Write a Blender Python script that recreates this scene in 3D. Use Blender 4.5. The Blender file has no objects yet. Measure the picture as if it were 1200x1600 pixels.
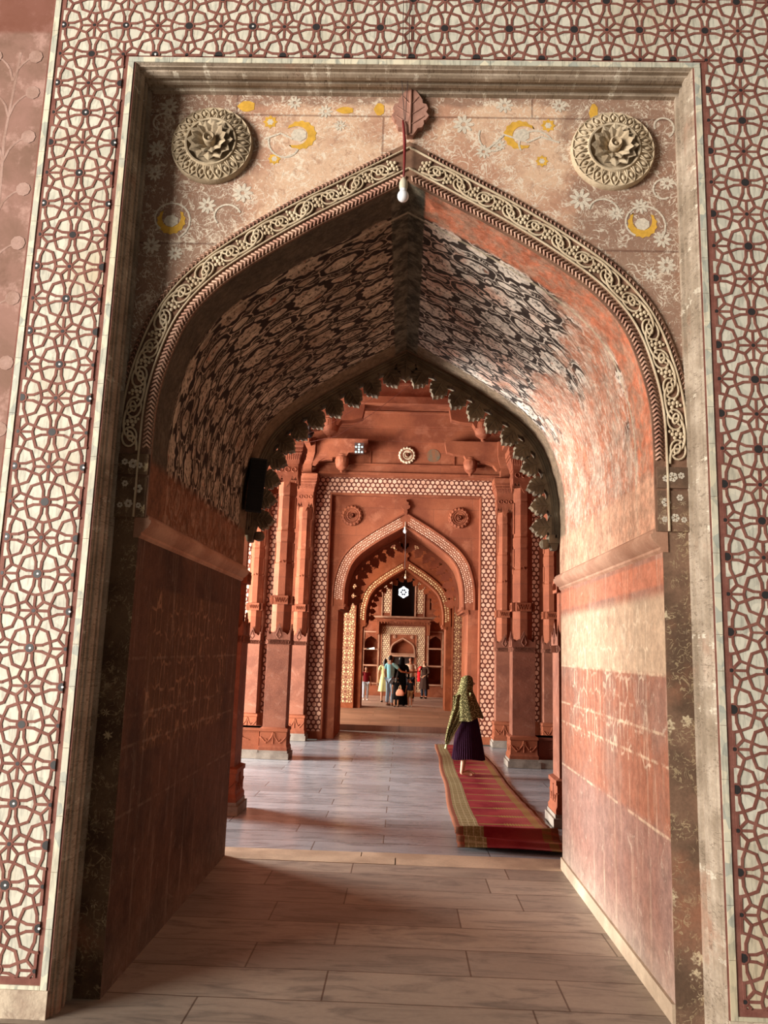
import bpy, math, random
from math import sin, cos, pi, sqrt, atan2, radians, hypot, floor
from mathutils import Vector, Matrix
random.seed(7)
SC = bpy.context.scene
COL = SC.collection

# ------------------------------------------------------------------ helpers
def lin(c):
    out = []
    for v in c:
        v = v / 255.0
        out.append(v / 12.92 if v <= 0.04045 else ((v + 0.055) / 1.055) ** 2.4)
    return tuple(out) + (1.0,)

class Sh:
    """small wrapper for writing node materials as expressions"""
    def __init__(s, name, rough=0.8, spec=0.3):
        s.mat = bpy.data.materials.new(name); s.mat.use_nodes = True
        s.nt = s.mat.node_tree; s.b = s.nt.nodes['Principled BSDF']
        s.b.inputs['Roughness'].default_value = rough
        s.b.inputs['Specular IOR Level'].default_value = spec
        s._tc = None
    def node(s, t, **kw):
        n = s.nt.nodes.new(t)
        for k, v in kw.items(): setattr(n, k, v)
        return n
    def put(s, inp, v):
        if isinstance(v, bpy.types.NodeSocket): s.nt.links.new(v, inp)
        elif v is not None:
            try: inp.default_value = v
            except Exception: inp.default_value = (v, v, v)
    def m(s, op, a, b=None, c=None, clamp=False):
        n = s.node('ShaderNodeMath', operation=op, use_clamp=clamp)
        s.put(n.inputs[0], a); s.put(n.inputs[1], b); s.put(n.inputs[2], c)
        return n.outputs[0]
    def add(s, a, b): return s.m('ADD', a, b)
    def sub(s, a, b): return s.m('SUBTRACT', a, b)
    def mul(s, a, b): return s.m('MULTIPLY', a, b)
    def mn(s, a, b): return s.m('MINIMUM', a, b)
    def mx(s, a, b): return s.m('MAXIMUM', a, b)
    def ab(s, a): return s.m('ABSOLUTE', a)
    def inv(s, a): return s.m('SUBTRACT', 1.0, a)
    def co(s, kind='Object'):
        if s._tc is None: s._tc = s.node('ShaderNodeTexCoord')
        return s._tc.outputs[kind]
    def uv(s, name='UVMap'):
        n = s.node('ShaderNodeUVMap'); n.uv_map = name; return n.outputs[0]
    def sep(s, v):
        n = s.node('ShaderNodeSeparateXYZ'); s.put(n.inputs[0], v); return n.outputs
    def vec(s, x, y, z=0.0):
        n = s.node('ShaderNodeCombineXYZ'); s.put(n.inputs[0], x); s.put(n.inputs[1], y); s.put(n.inputs[2], z); return n.outputs[0]
    def vmul(s, v, t):
        n = s.node('ShaderNodeVectorMath', operation='MULTIPLY'); s.put(n.inputs[0], v); n.inputs[1].default_value = t; return n.outputs[0]
    def vadd(s, v, t):
        n = s.node('ShaderNodeVectorMath', operation='ADD'); s.put(n.inputs[0], v); s.put(n.inputs[1], t); return n.outputs[0]
    def noise(s, v, sc, det=3.0, ro=0.55, dist=0.0, col=False):
        n = s.node('ShaderNodeTexNoise'); s.put(n.inputs['Vector'], v)
        n.inputs['Scale'].default_value = sc; n.inputs['Detail'].default_value = det
        n.inputs['Roughness'].default_value = ro; n.inputs['Distortion'].default_value = dist
        return n.outputs['Color'] if col else n.outputs['Fac']
    def voro(s, v, sc, feature='F1', rnd=1.0, out='Distance'):
        n = s.node('ShaderNodeTexVoronoi', feature=feature); s.put(n.inputs['Vector'], v)
        n.inputs['Scale'].default_value = sc; n.inputs['Randomness'].default_value = rnd
        return n.outputs[out]
    def ss(s, x, lo, hi):
        n = s.node('ShaderNodeMapRange', interpolation_type='SMOOTHSTEP'); s.put(n.inputs[0], x)
        n.inputs[1].default_value = lo; n.inputs[2].default_value = hi
        return n.outputs[0]
    def mix(s, f, a, b):
        n = s.node('ShaderNodeMix', data_type='RGBA'); s.put(n.inputs[0], f)
        s.put(n.inputs[6], a); s.put(n.inputs[7], b); return n.outputs[2]
    def mulc(s, c, f):
        n = s.node('ShaderNodeMix', data_type='RGBA', blend_type='MULTIPLY'); n.inputs[0].default_value = 1.0
        s.put(n.inputs[6], c); s.put(n.inputs[7], f); return n.outputs[2]
    def gray(s, f, lo, hi):
        n = s.node('ShaderNodeMapRange'); s.put(n.inputs[0], f); n.inputs[3].default_value = lo; n.inputs[4].default_value = hi
        return s.vec(n.outputs[0], n.outputs[0], n.outputs[0])
    def brick(s, v, bw, rh, mortar, off=0.5, c1=(0.9,0.9,0.9,1), c2=(1.1,1.1,1.1,1)):
        n = s.node('ShaderNodeTexBrick'); n.offset = off; s.put(n.inputs['Vector'], v)
        n.inputs['Scale'].default_value = 1.0; n.inputs['Brick Width'].default_value = bw
        n.inputs['Row Height'].default_value = rh; n.inputs['Mortar Size'].default_value = mortar
        n.inputs['Mortar Smooth'].default_value = 0.2
        n.inputs['Color1'].default_value = c1; n.inputs['Color2'].default_value = c2; n.inputs['Mortar'].default_value = (1,1,1,1)
        return n.outputs['Color'], n.outputs['Fac']
    def done(s, col, h=None, strength=0.3, dist=0.01):
        s.put(s.b.inputs['Base Color'], col)
        if h is not None:
            n = s.node('ShaderNodeBump'); n.inputs['Strength'].default_value = strength; n.inputs['Distance'].default_value = dist
            s.put(n.inputs['Height'], h); s.nt.links.new(n.outputs[0], s.b.inputs['Normal'])
        return s.mat

def stone(name, c1, c2, sc=2.0, rough=0.85, bump=0.35, joints=None, jcol=None, fine=45.0, spec=0.25, streak=0.0, c3=None):
    s = Sh(name, rough, spec); v = s.co()
    n1 = s.noise(v, sc, 5, 0.6); n2 = s.noise(v, fine, 3, 0.6)
    c = s.mix(s.ss(n1, 0.35, 0.65), lin(c1), lin(c2))
    if c3: c = s.mix(s.mul(s.ss(s.noise(v, sc * 2.3, 6, 0.65, 0.5), 0.52, 0.68), 0.7), c, lin(c3))
    c = s.mulc(c, s.gray(n2, 0.78, 1.22))
    if streak:
        p = s.sep(v); st = s.noise(s.vec(s.mul(p[0], 14), s.mul(p[1], 14), s.mul(p[2], 0.8)), 1.0, 4, 0.6)
        c = s.mix(s.mul(s.ss(st, 0.55, 0.75), streak), c, lin((214, 196, 172)))
    h = n2
    if joints:
        bw, rh, mo = joints; p = s.sep(v)
        bc, bf = s.brick(s.vec(s.add(p[0], s.mul(p[1], 1.0)), p[2]), bw, rh, mo)
        c = s.mulc(c, bc); c = s.mix(s.mul(bf, 0.55), c, lin(jcol or (120, 60, 44)))
        h = s.sub(n2, s.mul(bf, 1.5))
    return s.done(c, h, bump, 0.006)

def plain(name, c, rough=0.6, spec=0.4, metal=0.0, var=0.12, sc=30):
    s = Sh(name, rough, spec); s.b.inputs['Metallic'].default_value = metal
    return s.done(s.mulc(lin(c), s.gray(s.noise(s.co(), sc, 3), 1 - var, 1 + var)))

def emis(name, c, st):
    s = Sh(name); s.b.inputs['Emission Color'].default_value = lin(c); s.b.inputs['Emission Strength'].default_value = st
    return s.done(lin(c))

class MB:
    def __init__(s): s.v = []; s.f = []; s.m = []; s.uv = {}; s.cur = 0
    def add(s, vs, fs, T=None):
        o = len(s.v)
        if T is not None: vs = [tuple(T @ Vector(p)) for p in vs]
        s.v.extend([tuple(p) for p in vs])
        for f in fs: s.f.append(tuple(i + o for i in f)); s.m.append(s.cur)
        return s
    def box(s, x0, x1, y0, y1, z0, z1, T=None):
        v = [(x0,y0,z0),(x1,y0,z0),(x1,y1,z0),(x0,y1,z0),(x0,y0,z1),(x1,y0,z1),(x1,y1,z1),(x0,y1,z1)]
        return s.add(v, [(0,3,2,1),(4,5,6,7),(0,1,5,4),(1,2,6,5),(2,3,7,6),(3,0,4,7)], T)
    def prism(s, pts, y0, y1, T=None):
        """outline in x,z (ccw seen from -y) pushed from y0 (front) to y1"""
        n = len(pts)
        v = [(p[0], y0, p[1]) for p in pts] + [(p[0], y1, p[1]) for p in pts]
        f = [tuple(range(n)), tuple(range(2*n-1, n-1, -1))] + [(i, i+n, (i+1)%n+n, (i+1)%n) for i in range(n)]
        return s.add(v, f, T)
    def stack(s, rings, cap=True, T=None):
        """rings: list of lists of 3d points, same count"""
        n = len(rings[0]); v = [p for r in rings for p in r]; f = []
        for k in range(len(rings)-1):
            for i in range(n):
                j = (i+1) % n; f.append((k*n+i, k*n+j, (k+1)*n+j, (k+1)*n+i))
        if cap: f.append(tuple(range(n-1, -1, -1))); f.append(tuple(range((len(rings)-1)*n, len(rings)*n)))
        return s.add(v, f, T)
    def lathe(s, prof, n=32, T=None, axis='z'):
        rings = []
        for r, z in prof:
            if axis == 'z': rings.append([(r*cos(2*pi*i/n), r*sin(2*pi*i/n), z) for i in range(n)])
            else: rings.append([(r*cos(2*pi*i/n), z, r*sin(2*pi*i/n)) for i in range(n)])
        return s.stack(rings, True, T)
    def tube(s, pts, r, n=6, closed=False, T=None, flat=1.0):
        P = [Vector(p) for p in pts]; m = len(P); rings = []
        for i, p in enumerate(P):
            a = P[(i-1) % m] if (closed or i > 0) else p; b = P[(i+1) % m] if (closed or i < m-1) else p
            d = (b - a); d = d.normalized() if d.length > 1e-9 else Vector((0,0,1))
            up = Vector((0,1,0)) if abs(d.y) < 0.9 else Vector((0,0,1))
            u = d.cross(up).normalized(); w = u.cross(d).normalized()
            rr = r[i] if isinstance(r, (list, tuple)) else r
            rings.append([tuple(p + u*(rr*cos(2*pi*k/n)) + w*(rr*flat*sin(2*pi*k/n))) for k in range(n)])
        if closed: rings.append(rings[0]); return s.stack(rings, False, T)
        return s.stack(rings, True, T)
    def ball(s, c, r, seg=10, rg=6, T=None):
        rx, ry, rz = r if isinstance(r, (tuple, list)) else (r, r, r)
        rings = []
        for k in range(rg+1):
            a = -pi/2 + pi*k/rg; q = max(cos(a), 0.02)
            rings.append([(c[0]+rx*q*cos(2*pi*i/seg), c[1]+ry*q*sin(2*pi*i/seg), c[2]+rz*sin(a)) for i in range(seg)])
        return s.stack(rings, True, T)
    def build(s, name, mats, parent=None, kind=None, smooth=False, label=None, cat=None, group=None, loc=None, uvf=None):
        me = bpy.data.meshes.new(name); me.from_pydata(s.v, [], s.f)
        for m in (mats if isinstance(mats, (list, tuple)) else [mats]): me.materials.append(m)
        me.polygons.foreach_set('material_index', s.m)
        if uvf:
            ul = me.uv_layers.new(name='UVMap')
            dat = []
            for l in me.loops:
                dat.extend(uvf(l.vertex_index, s.v[l.vertex_index]))
            ul.data.foreach_set('uv', dat)
        if smooth is True: me.polygons.foreach_set('use_smooth', [True]*len(s.f))
        me.update()
        o = bpy.data.objects.new(name, me); COL.objects.link(o)
        if smooth and smooth is not True:
            me.polygons.foreach_set('use_smooth', [True]*len(s.f))
            try: me.set_sharp_from_angle(angle=radians(smooth))
            except Exception: pass
        if parent: o.parent = parent
        if loc: o.location = loc
        return tag(o, label, cat, group, kind)

def tag(o, label=None, cat=None, group=None, kind=None):
    if label: o['label'] = label
    if cat: o['category'] = cat
    if group: o['group'] = group
    if kind: o['kind'] = kind
    return o
def empty(name, loc=(0,0,0), rz=0.0, label=None, cat=None, group=None, kind=None):
    o = bpy.data.objects.new(name, None); COL.objects.link(o); o.location = loc; o.rotation_euler.z = rz
    o.empty_display_size = 0.1
    return tag(o, label, cat, group, kind)
def copy_tree(o, parent=None):
    c = o.copy(); COL.objects.link(c)
    if parent: c.parent = parent
    for ch in list(o.children): copy_tree(ch, c)
    return c
def T(x=0, y=0, z=0): return Matrix.Translation((x, y, z))
def RY(a): return Matrix.Rotation(a, 4, 'Y')
def RX(a): return Matrix.Rotation(a, 4, 'X')
def RZ(a): return Matrix.Rotation(a, 4, 'Z')
ST = 'structure'

# ------------------------------------------------------------------ arch maths
PROF = [(1,0),(0.993,.18),(.96,.32),(.893,.47),(.779,.59),(.617,.696),(.403,.812),(.2,.907),(0,1)]
def arch_side(half, zs, za, zb=None, sub=6):
    """right side of the pointed arch, from the springing (or zb) up to the apex"""
    P = PROF; out = []
    for i in range(len(P)-1):
        p0 = P[max(i-1,0)]; p1 = P[i]; p2 = P[i+1]; p3 = P[min(i+2,len(P)-1)]
        if i == 0: p0 = (1, -0.18)
        for k in range(sub):
            t = k/sub
            q = [0.5*((2*p1[j]) + (-p0[j]+p2[j])*t + (2*p0[j]-5*p1[j]+4*p2[j]-p3[j])*t*t + (-p0[j]+3*p1[j]-3*p2[j]+p3[j])*t**3) for j in (0,1)]
            out.append((min(q[0],1)*half, zs+q[1]*(za-zs)))
    out.append((0.0, za))
    if zb is not None and zb < zs - 1e-6:
        n = max(1, int((zs-zb)/0.15)); out = [(half, zb+(zs-zb)*k/n) for k in range(n)] + out
    return out
class ArchMap:
    """maps (s along the arch from the bottom, t outward) on to x,z of the right half"""
    def __init__(m, half, zs, za, zb, sub=10):
        m.p = arch_side(half, zs, za, zb, sub); m.s = [0]
        for a, b in zip(m.p, m.p[1:]): m.s.append(m.s[-1]+hypot(b[0]-a[0], b[1]-a[1]))
        m.L = m.s[-1]; m.n = []
        for i in range(len(m.p)):
            a = m.p[max(i-1,0)]; b = m.p[min(i+1,len(m.p)-1)]
            dx, dz = b[0]-a[0], b[1]-a[1]; l = hypot(dx, dz); m.n.append((dz/l, -dx/l))
    def at(m, s, t=0.0):
        s = min(max(s, 0), m.L); i = 0
        lo, hi = 0, len(m.s)-2
        while lo < hi:
            mid = (lo+hi+1)//2
            if m.s[mid] <= s: lo = mid
            else: hi = mid-1
        i = lo; f = (s-m.s[i])/max(m.s[i+1]-m.s[i], 1e-9)
        x = m.p[i][0]+(m.p[i+1][0]-m.p[i][0])*f; z = m.p[i][1]+(m.p[i+1][1]-m.p[i][1])*f
        nx = m.n[i][0]+(m.n[i+1][0]-m.n[i][0])*f; nz = m.n[i][1]+(m.n[i+1][1]-m.n[i][1])*f
        l = hypot(nx, nz); x += nx/l*t; z += nz/l*t
        if t > 0 and x < 0: x = 0.0
        if t < 0 and x < 0: x = 0.0
        return x, z
    def off(m, t, step=0.05):
        """offset curve, points from bottom to the apex; ends exactly on x = 0"""
        n = max(12, int(m.L/step)); out = []
        for k in range(n+1):
            s = m.L*k/n; q = m.at(s, t)
            out.append(q)
        # mitre at the apex
        nx, nz = m.n[-1]
        res = [q for q in out if q[0] > 0.012]
        x, z = res[-1]; x0, z0 = res[-2]
        sl = (z-z0)/(x-x0) if abs(x-x0) > 1e-6 else 0
        res.append((0.0, z+sl*(0-x)))
        return res
def resample(c, n):
    L = [0]
    for a, b in zip(c, c[1:]): L.append(L[-1]+hypot(b[0]-a[0], b[1]-a[1]))
    out = []; j = 0
    for k in range(n+1):
        s = L[-1]*k/n
        while j < len(c)-2 and L[j+1] < s: j += 1
        f = (s-L[j])/max(L[j+1]-L[j], 1e-9); f = min(max(f,0),1)
        out.append((c[j][0]+(c[j+1][0]-c[j][0])*f, c[j][1]+(c[j+1][1]-c[j][1])*f))
    return out
def both(c): return [(-x, z) for x, z in c[:-1]] + [(x, z) for x, z in reversed(c)]
def arch_sweep(mb, am, prof, n=70):
    """sweep a cross-section [(t, y), ...] along both halves of the arch"""
    curves = [both(resample(am.off(t) if abs(t) > 1e-6 else am.p, n)) for t, y in prof]
    m = len(curves[0])
    for a in range(len(prof)-1):
        A, B = curves[a], curves[a+1]; ya, yb = prof[a][1], prof[a+1][1]
        v = [(x, ya, z) for x, z in A] + [(x, yb, z) for x, z in B]
        mb.add(v, [(i, i+1, m+i+1, m+i) for i in range(m-1)])

def wall_with_arch(mb, x0, x1, z1, y, half, am, z0=0.0, zj=None, flip=False, jamb=None):
    """front face at depth y with an arched hole; jamb = half width below zj"""
    c = both(am.p); jamb = jamb or half; zb = am.p[0][1]
    def quad(a, b, cc, d):
        mb.add([a, b, cc, d], [(0,1,2,3)] if not flip else [(3,2,1,0)])
    for (xa, za), (xb, zb_) in zip(c, c[1:]):
        if abs(xb-xa) > 1e-7: quad((xa,y,za),(xb,y,zb_),(xb,y,z1),(xa,y,z1))
    for s in (-1, 1):
        a, b = (x0, -half) if s < 0 else (half, x1)
        quad((a,y,zb),(b,y,zb),(b,y,z1),(a,y,z1))
        a, b = (x0, -jamb) if s < 0 else (jamb, x1)
        quad((a,y,z0),(b,y,z0),(b,y,zb),(a,y,zb))

# ------------------------------------------------------------------ inlay patterns
A_X, A_Z = 0.199, 0.2025
def star_segments():
    L = []
    for q in range(4):
        ca, sa = [(1,0),(0,1),(-1,0),(0,-1)][q]
        def r(p): return (p[0]*ca-p[1]*sa, p[0]*sa+p[1]*ca)
        for sg in (1, -1):
            L.append(('L', r((.15, .075*sg)), r((.33, .085*sg)))); L.append(('L', r((.33, .085*sg)), r((.54, .17*sg))))
            L.append(('L', r((.54, .17*sg)), r((.44, .44*sg))))
            L.append(('S', r((.42, 0)), r((.46, .17*sg)))); L.append(('S', r((.46, .17*sg)), r((.245, .245*sg))))
            
        L.append(('S', r((.07, 0)), r((.42, 0)))); L.append(('S', r((.05, .05)), r((.245, .245))))
    return L
def clip(a, b, R):
    x0, x1, z0, z1 = R; t0, t1 = 0.0, 1.0; dx, dz = b[0]-a[0], b[1]-a[1]
    for p, q in ((-dx, a[0]-x0), (dx, x1-a[0]), (-dz, a[1]-z0), (dz, z1-a[1])):
        if abs(p) < 1e-12:
            if q < 0: return None
        else:
            t = q/p
            if p < 0: t0 = max(t0, t)
            else: t1 = min(t1, t)
    if t0 >= t1: return None
    return (a[0]+dx*t0, a[1]+dz*t0), (a[0]+dx*t1, a[1]+dz*t1)
def ribbon(mb, a, b, w, y0, y1):
    dx, dz = b[0]-a[0], b[1]-a[1]; l = hypot(dx, dz)
    if l < 1e-5: return
    nx, nz = -dz/l*w/2, dx/l*w/2; ex, ez = dx/l*w*0.3, dz/l*w*0.3
    P = [(a[0]-ex-nx, a[1]-ez-nz), (b[0]+ex-nx, b[1]+ez-nz), (b[0]+ex+nx, b[1]+ez+nz), (a[0]-ex+nx, a[1]-ez+nz)]
    y0 = y0-random.uniform(0, .0016); mb.add([(p[0], y0, p[1]) for p in P]+[(p[0], y1, p[1]) for p in P], [(0,1,2,3),(0,4,5,1),(2,6,7,3),(1,5,6,2),(3,7,4,0)])
def ngon(cx, cz, r, n, rot=0.0, sx=1.0): return [(cx+r*sx*cos(rot+2*pi*i/n), cz+r*sin(rot+2*pi*i/n)) for i in range(n)]
def clip_poly(P, R):
    x0, x1, z0, z1 = R
    def cut(P, f, g):
        out = []
        for i in range(len(P)):
            a, b = P[i], P[(i+1) % len(P)]; fa, fb = f(a), f(b)
            if fa >= 0: out.append(a)
            if (fa >= 0) != (fb >= 0):
                t = fa/(fa-fb); out.append((a[0]+(b[0]-a[0])*t, a[1]+(b[1]-a[1])*t))
        return out
    for f in (lambda p: p[0]-x0, lambda p: x1-p[0], lambda p: p[1]-z0, lambda p: z1-p[1]):
        if len(P) < 3: return []
        P = cut(P, f, None)
    return P if len(P) > 2 else []
def star_band(mb, rects, ox, oz, ax, az, y, w=0.0145, white_pins=None):
    """materials: 0 marble ground, 1 red strap, 2 black dot, 3 white pin"""
    segs = star_segments()
    for R in rects:
        mb.cur = 0; mb.add([(R[0],y,R[2]),(R[1],y,R[2]),(R[1],y,R[3]),(R[0],y,R[3])], [(0,1,2,3)])
        for i in range(int((R[0]-ox)/ax)-2, int((R[1]-ox)/ax)+3):
            for j in range(int((R[2]-oz)/az)-2, int((R[3]-oz)/az)+3):
                cx, cz = ox+i*ax, oz+j*az; typ = 'L' if (i+j) % 2 == 0 else 'S'
                if not (R[0]-ax*.7 < cx < R[1]+ax*.7 and R[2]-az*.7 < cz < R[3]+az*.7): continue
                mb.cur = 1
                for t, a, b in segs:
                    if t != typ: continue
                    c = clip((cx+a[0]*ax, cz+a[1]*az), (cx+b[0]*ax, cz+b[1]*az), R)
                    if c: ribbon(mb, c[0], c[1], w*random.uniform(.9, 1.1), y-0.003, y)
                rr = 0.165*ax if typ == 'L' else 0.10*ax
                P = clip_poly(ngon(cx, cz, rr, 12), R)
                if P: mb.cur = 1; mb.prism(P, y-0.0052, y)
                rb = (0.115*ax*random.uniform(.9,1.1)) if typ == 'L' else 0.055*ax
                P = clip_poly(ngon(cx, cz, rb, 8, .2), R)
                if P: mb.cur = 2; mb.prism(P, y-0.0062, y)
                if white_pins and typ == 'L' and white_pins(cx, cz):
                    P = ngon(cx+.003, cz, 0.0065, 8); mb.cur = 3; mb.prism(P, y-0.0075, y)
def hex_pieces(R, ox, oz, p):
    """triangular lattice of white pieces; every third site is a big hexagon"""
    out = []; h = p*sqrt(3)/2
    for j in range(int((R[2]-oz)/h)-1, int((R[3]-oz)/h)+2):
        for i in range(int((R[0]-ox)/p)-2, int((R[1]-ox)/p)+3):
            x = ox+(i+(0.5 if j % 2 else 0))*p; z = oz+j*h
            k = (i - (j//2) + (0 if j % 2 == 0 else 1) + 2*j) % 3
            big = ((i + (j % 2)*2 + (j//2)) % 3 == 0)
            out.append((x, z, big))
    return out
def hex_band(mb, R, ox, oz, p, y):
    mb.cur = 0; mb.add([(R[0],y,R[2]),(R[1],y,R[2]),(R[1],y,R[3]),(R[0],y,R[3])], [(0,1,2,3)])
    mb.cur = 1
    for x, z, big in hex_pieces(R, ox, oz, p):
        P = clip_poly(ngon(x, z, p*(0.46 if big else 0.38), 6, pi/6, 1.0), R)
        if P:
            mb.add([(a, y-0.004, b) for a, b in P], [tuple(range(len(P)))])
def hex_arch(mb, am, t0, t1, s0, p, y):
    """small inlay pieces on an archivolt band, both halves"""
    mb.cur = 1; h = p*sqrt(3)/2; rows = max(2, int((t1-t0)/h)); h = (t1-t0)/rows
    n = int((am.L-s0)/p)
    for j in range(rows):
        for i in range(n+1):
            s = s0+(i+(.5 if j % 2 else 0))*p*0.985; t = t0+(j+.5)*h
            if s > am.L-0.02: continue
            r = p*(0.46 if (i+2*(j % 2)) % 3 == 0 else 0.34)
            P = [am.at(s+r*cos(pi/6+k*pi/3), t+r*sin(pi/6+k*pi/3)) for k in range(6)]
            if min(q[0] for q in P) < 0.01: continue
            for sg in (-1, 1):
                Q = [(sg*a, y-0.004, b) for a, b in P]
                mb.add(Q, [tuple(range(6))] if sg > 0 else [tuple(range(5,-1,-1))])

# ------------------------------------------------------------------ materials
RED = stone('red_sandstone', (142, 80, 53), (118, 62, 40), 1.3, 0.8, 0.4, joints=(1.7, 0.62, 0.004), jcol=(96, 56, 42), c3=(152, 94, 68))
REDP = stone('plain_red_sandstone', (140, 78, 51), (114, 59, 38), 1.6, 0.8, 0.4, c3=(150, 92, 68))
REDD = stone('dark_red_sandstone', (110, 58, 42), (92, 46, 34), 1.5, 0.8, 0.4)
STRAP = stone('red_inlay_stone', (134, 88, 76), (116, 70, 60), 9, 0.75, 0.3)
STRAPD = stone('deep_red_inlay_stone', (104, 52, 38), (86, 42, 32), 7, 0.75, 0.3)
def marble(name, c1, c2, stain, fine=70, rough=0.5):
    s = Sh(name, rough, 0.4); v = s.co()
    cell = s.voro(s.vmul(v, (1,1,1)), 14, 'F1', 1.0, 'Color'); cs = s.sep(cell)
    c = s.mix(cs[0], lin(c1), lin(c2))
    big = s.noise(v, 0.9, 4, 0.6); c = s.mix(s.mul(s.ss(big, 0.5, 0.7), 0.75), c, lin(stain))
    p = s.sep(v); st = s.noise(s.vec(s.mul(p[0], 60), s.mul(p[1], 60), s.mul(p[2], 9)), 1.0, 3, 0.6)
    c = s.mulc(c, s.gray(s.ss(st, 0.3, 0.55), 0.72, 1.04))
    return s.done(c, st, 0.1, 0.002)
MARB = marble('inlay_marble', (212, 206, 188), (188, 184, 168), (190, 170, 138))
STRIP = marble('strip_marble', (222, 212, 186), (170, 172, 160), (196, 180, 146))
PINKW = stone('pale_inlay_pieces', (216, 176, 150), (192, 146, 120), 6, 0.6, 0.2)
YELW = stone('cream_inlay_pieces', (226, 206, 172), (208, 184, 146), 6, 0.6, 0.2)
BLACK = plain('black_slate', (46, 44, 44), 0.45, 0.5)
WHITE = plain('white_pin', (235, 235, 232), 0.4, 0.5)
CREAM = stone('cream_carved_stone', (204, 186, 158), (176, 156, 128), 5, 0.8, 0.4, fine=60)
ROPE = stone('pinkish_carved_stone', (198, 160, 138), (168, 122, 104), 6, 0.8, 0.4, fine=60)
BANDG = stone('band_ground', (128, 96, 76), (98, 70, 56), 6, 0.9, 0.4)
OLIVE = stone('weathered_olive_stone', (104, 92, 74), (78, 66, 52), 5, 0.9, 0.6, fine=40)
OLIVE2 = stone('olive_cusp_stone', (124, 110, 88), (92, 78, 62), 5, 0.85, 0.6, fine=40)
ROSE = stone('rosette_stone', (186, 168, 140), (150, 132, 108), 6, 0.8, 0.5, fine=55)
GREY = stone('grey_plinth_stone', (150, 140, 128), (120, 110, 100), 3, 0.8, 0.4)

# old plaster at the far left of the front wall
def plaster_left():
    s = Sh('faded_pink_plaster', 0.9, 0.15); v = s.co(); p = s.sep(v)
    n = s.noise(v, 2.2, 6, 0.65, 0.4); c = s.mix(s.ss(n, 0.35, 0.65), lin((150, 114, 102)), lin((128, 98, 84)))
    c = s.mix(s.mul(s.ss(s.noise(v, 5, 5, 0.7), 0.5, 0.66), 0.55), c, lin((196, 158, 146)))
    c = s.mix(s.mul(s.ss(s.noise(v, 1.5, 5, 0.7), 0.56, 0.7), 0.6), c, lin((104, 76, 62)))
    # faint painted plant with curved branches
    z = s.mul(p[2], 2.6); ph = s.sub(z, s.mul(s.ab(s.add(p[0], 2.62)), 3.2))
    br = s.ab(s.m('SINE', s.mul(ph, 6.283)))
    ln = s.inv(s.ss(br, 0.05, 0.2)); keep = s.ss(s.noise(v, 3, 2), 0.42, 0.55)
    top = s.ss(p[2], 5.62, 5.66); c = s.mix(s.mul(top, 0.7), c, lin((120, 70, 56)))
    return s.done(c, n, 0.3, 0.006)
PLAST = plaster_left()

def floral(name, ground, ground2, petal, stem, sc=9.0, dens=0.45, z_wave=True):
    """worn wall painting: pale flowers and stems on a dark ground"""
    s = Sh(name, 0.9, 0.15); v = s.co(); p = s.sep(v); w = s.noise(v, 3.0, 4, 0.6)
    c = s.mix(s.ss(w, 0.38, 0.62), lin(ground), lin(ground2))
    w2 = s.noise(v, 1.4, 5, 0.65); c = s.mix(s.mul(s.ss(w2, 0.55, 0.7), 0.6), c, lin((150, 100, 76)))
    # flowers: voronoi centres with scalloped rims
    vv = s.vec(p[0], 0.0, p[2])
    d = s.voro(vv, sc, 'F1', 0.8); pos = s.voro(vv, sc, 'F1', 0.8, 'Position')
    q = s.sep(pos); 
    ang = s.m('ARCTAN2', s.sub(s.mul(p[2], 1.0), q[2]), s.sub(p[0], q[0]))
    r = s.mul(d, s.add(1.0, s.mul(s.m('COSINE', s.mul(ang, 7.0)), 0.16)))
    fl = s.mul(s.inv(s.ss(r, 0.27, 0.33)), s.ss(r, 0.05, 0.10))
    fl = s.mul(fl, s.ss(s.sep(s.voro(vv, sc, 'F1', 0.8, 'Color'))[0], dens, dens+0.1))
    e = s.ab(s.sub(s.noise(vv, sc*1.5, 2, 0.5, 1.8), 0.5))
    vine = s.mul(s.inv(s.ss(e, 0.015, 0.035)), s.ss(s.noise(v, 7, 2), 0.40, 0.52))
    wear = s.ss(s.noise(v, 22, 5, 0.75), 0.40, 0.56)
    c = s.mix(s.mul(s.mul(vine, wear), 0.6), c, lin(stem)); c = s.mix(s.mul(s.mul(fl, wear), 0.85), c, lin(petal))
    f = s.noise(v, 60, 4, 0.7); c = s.mulc(c, s.gray(f, 0.62, 1.38))
    return s.done(c, f, 0.4, 0.004)
PIL = floral('painted_pilaster', (78, 58, 44), (108, 86, 66), (192, 172, 138), (168, 146, 114), 9.5, 0.5)
PILR = floral('painted_pilaster_right', (92, 72, 58), (124, 96, 78), (206, 188, 156), (176, 156, 122), 9.5, 0.5)  # same painting in paler tones, for the right side

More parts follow.
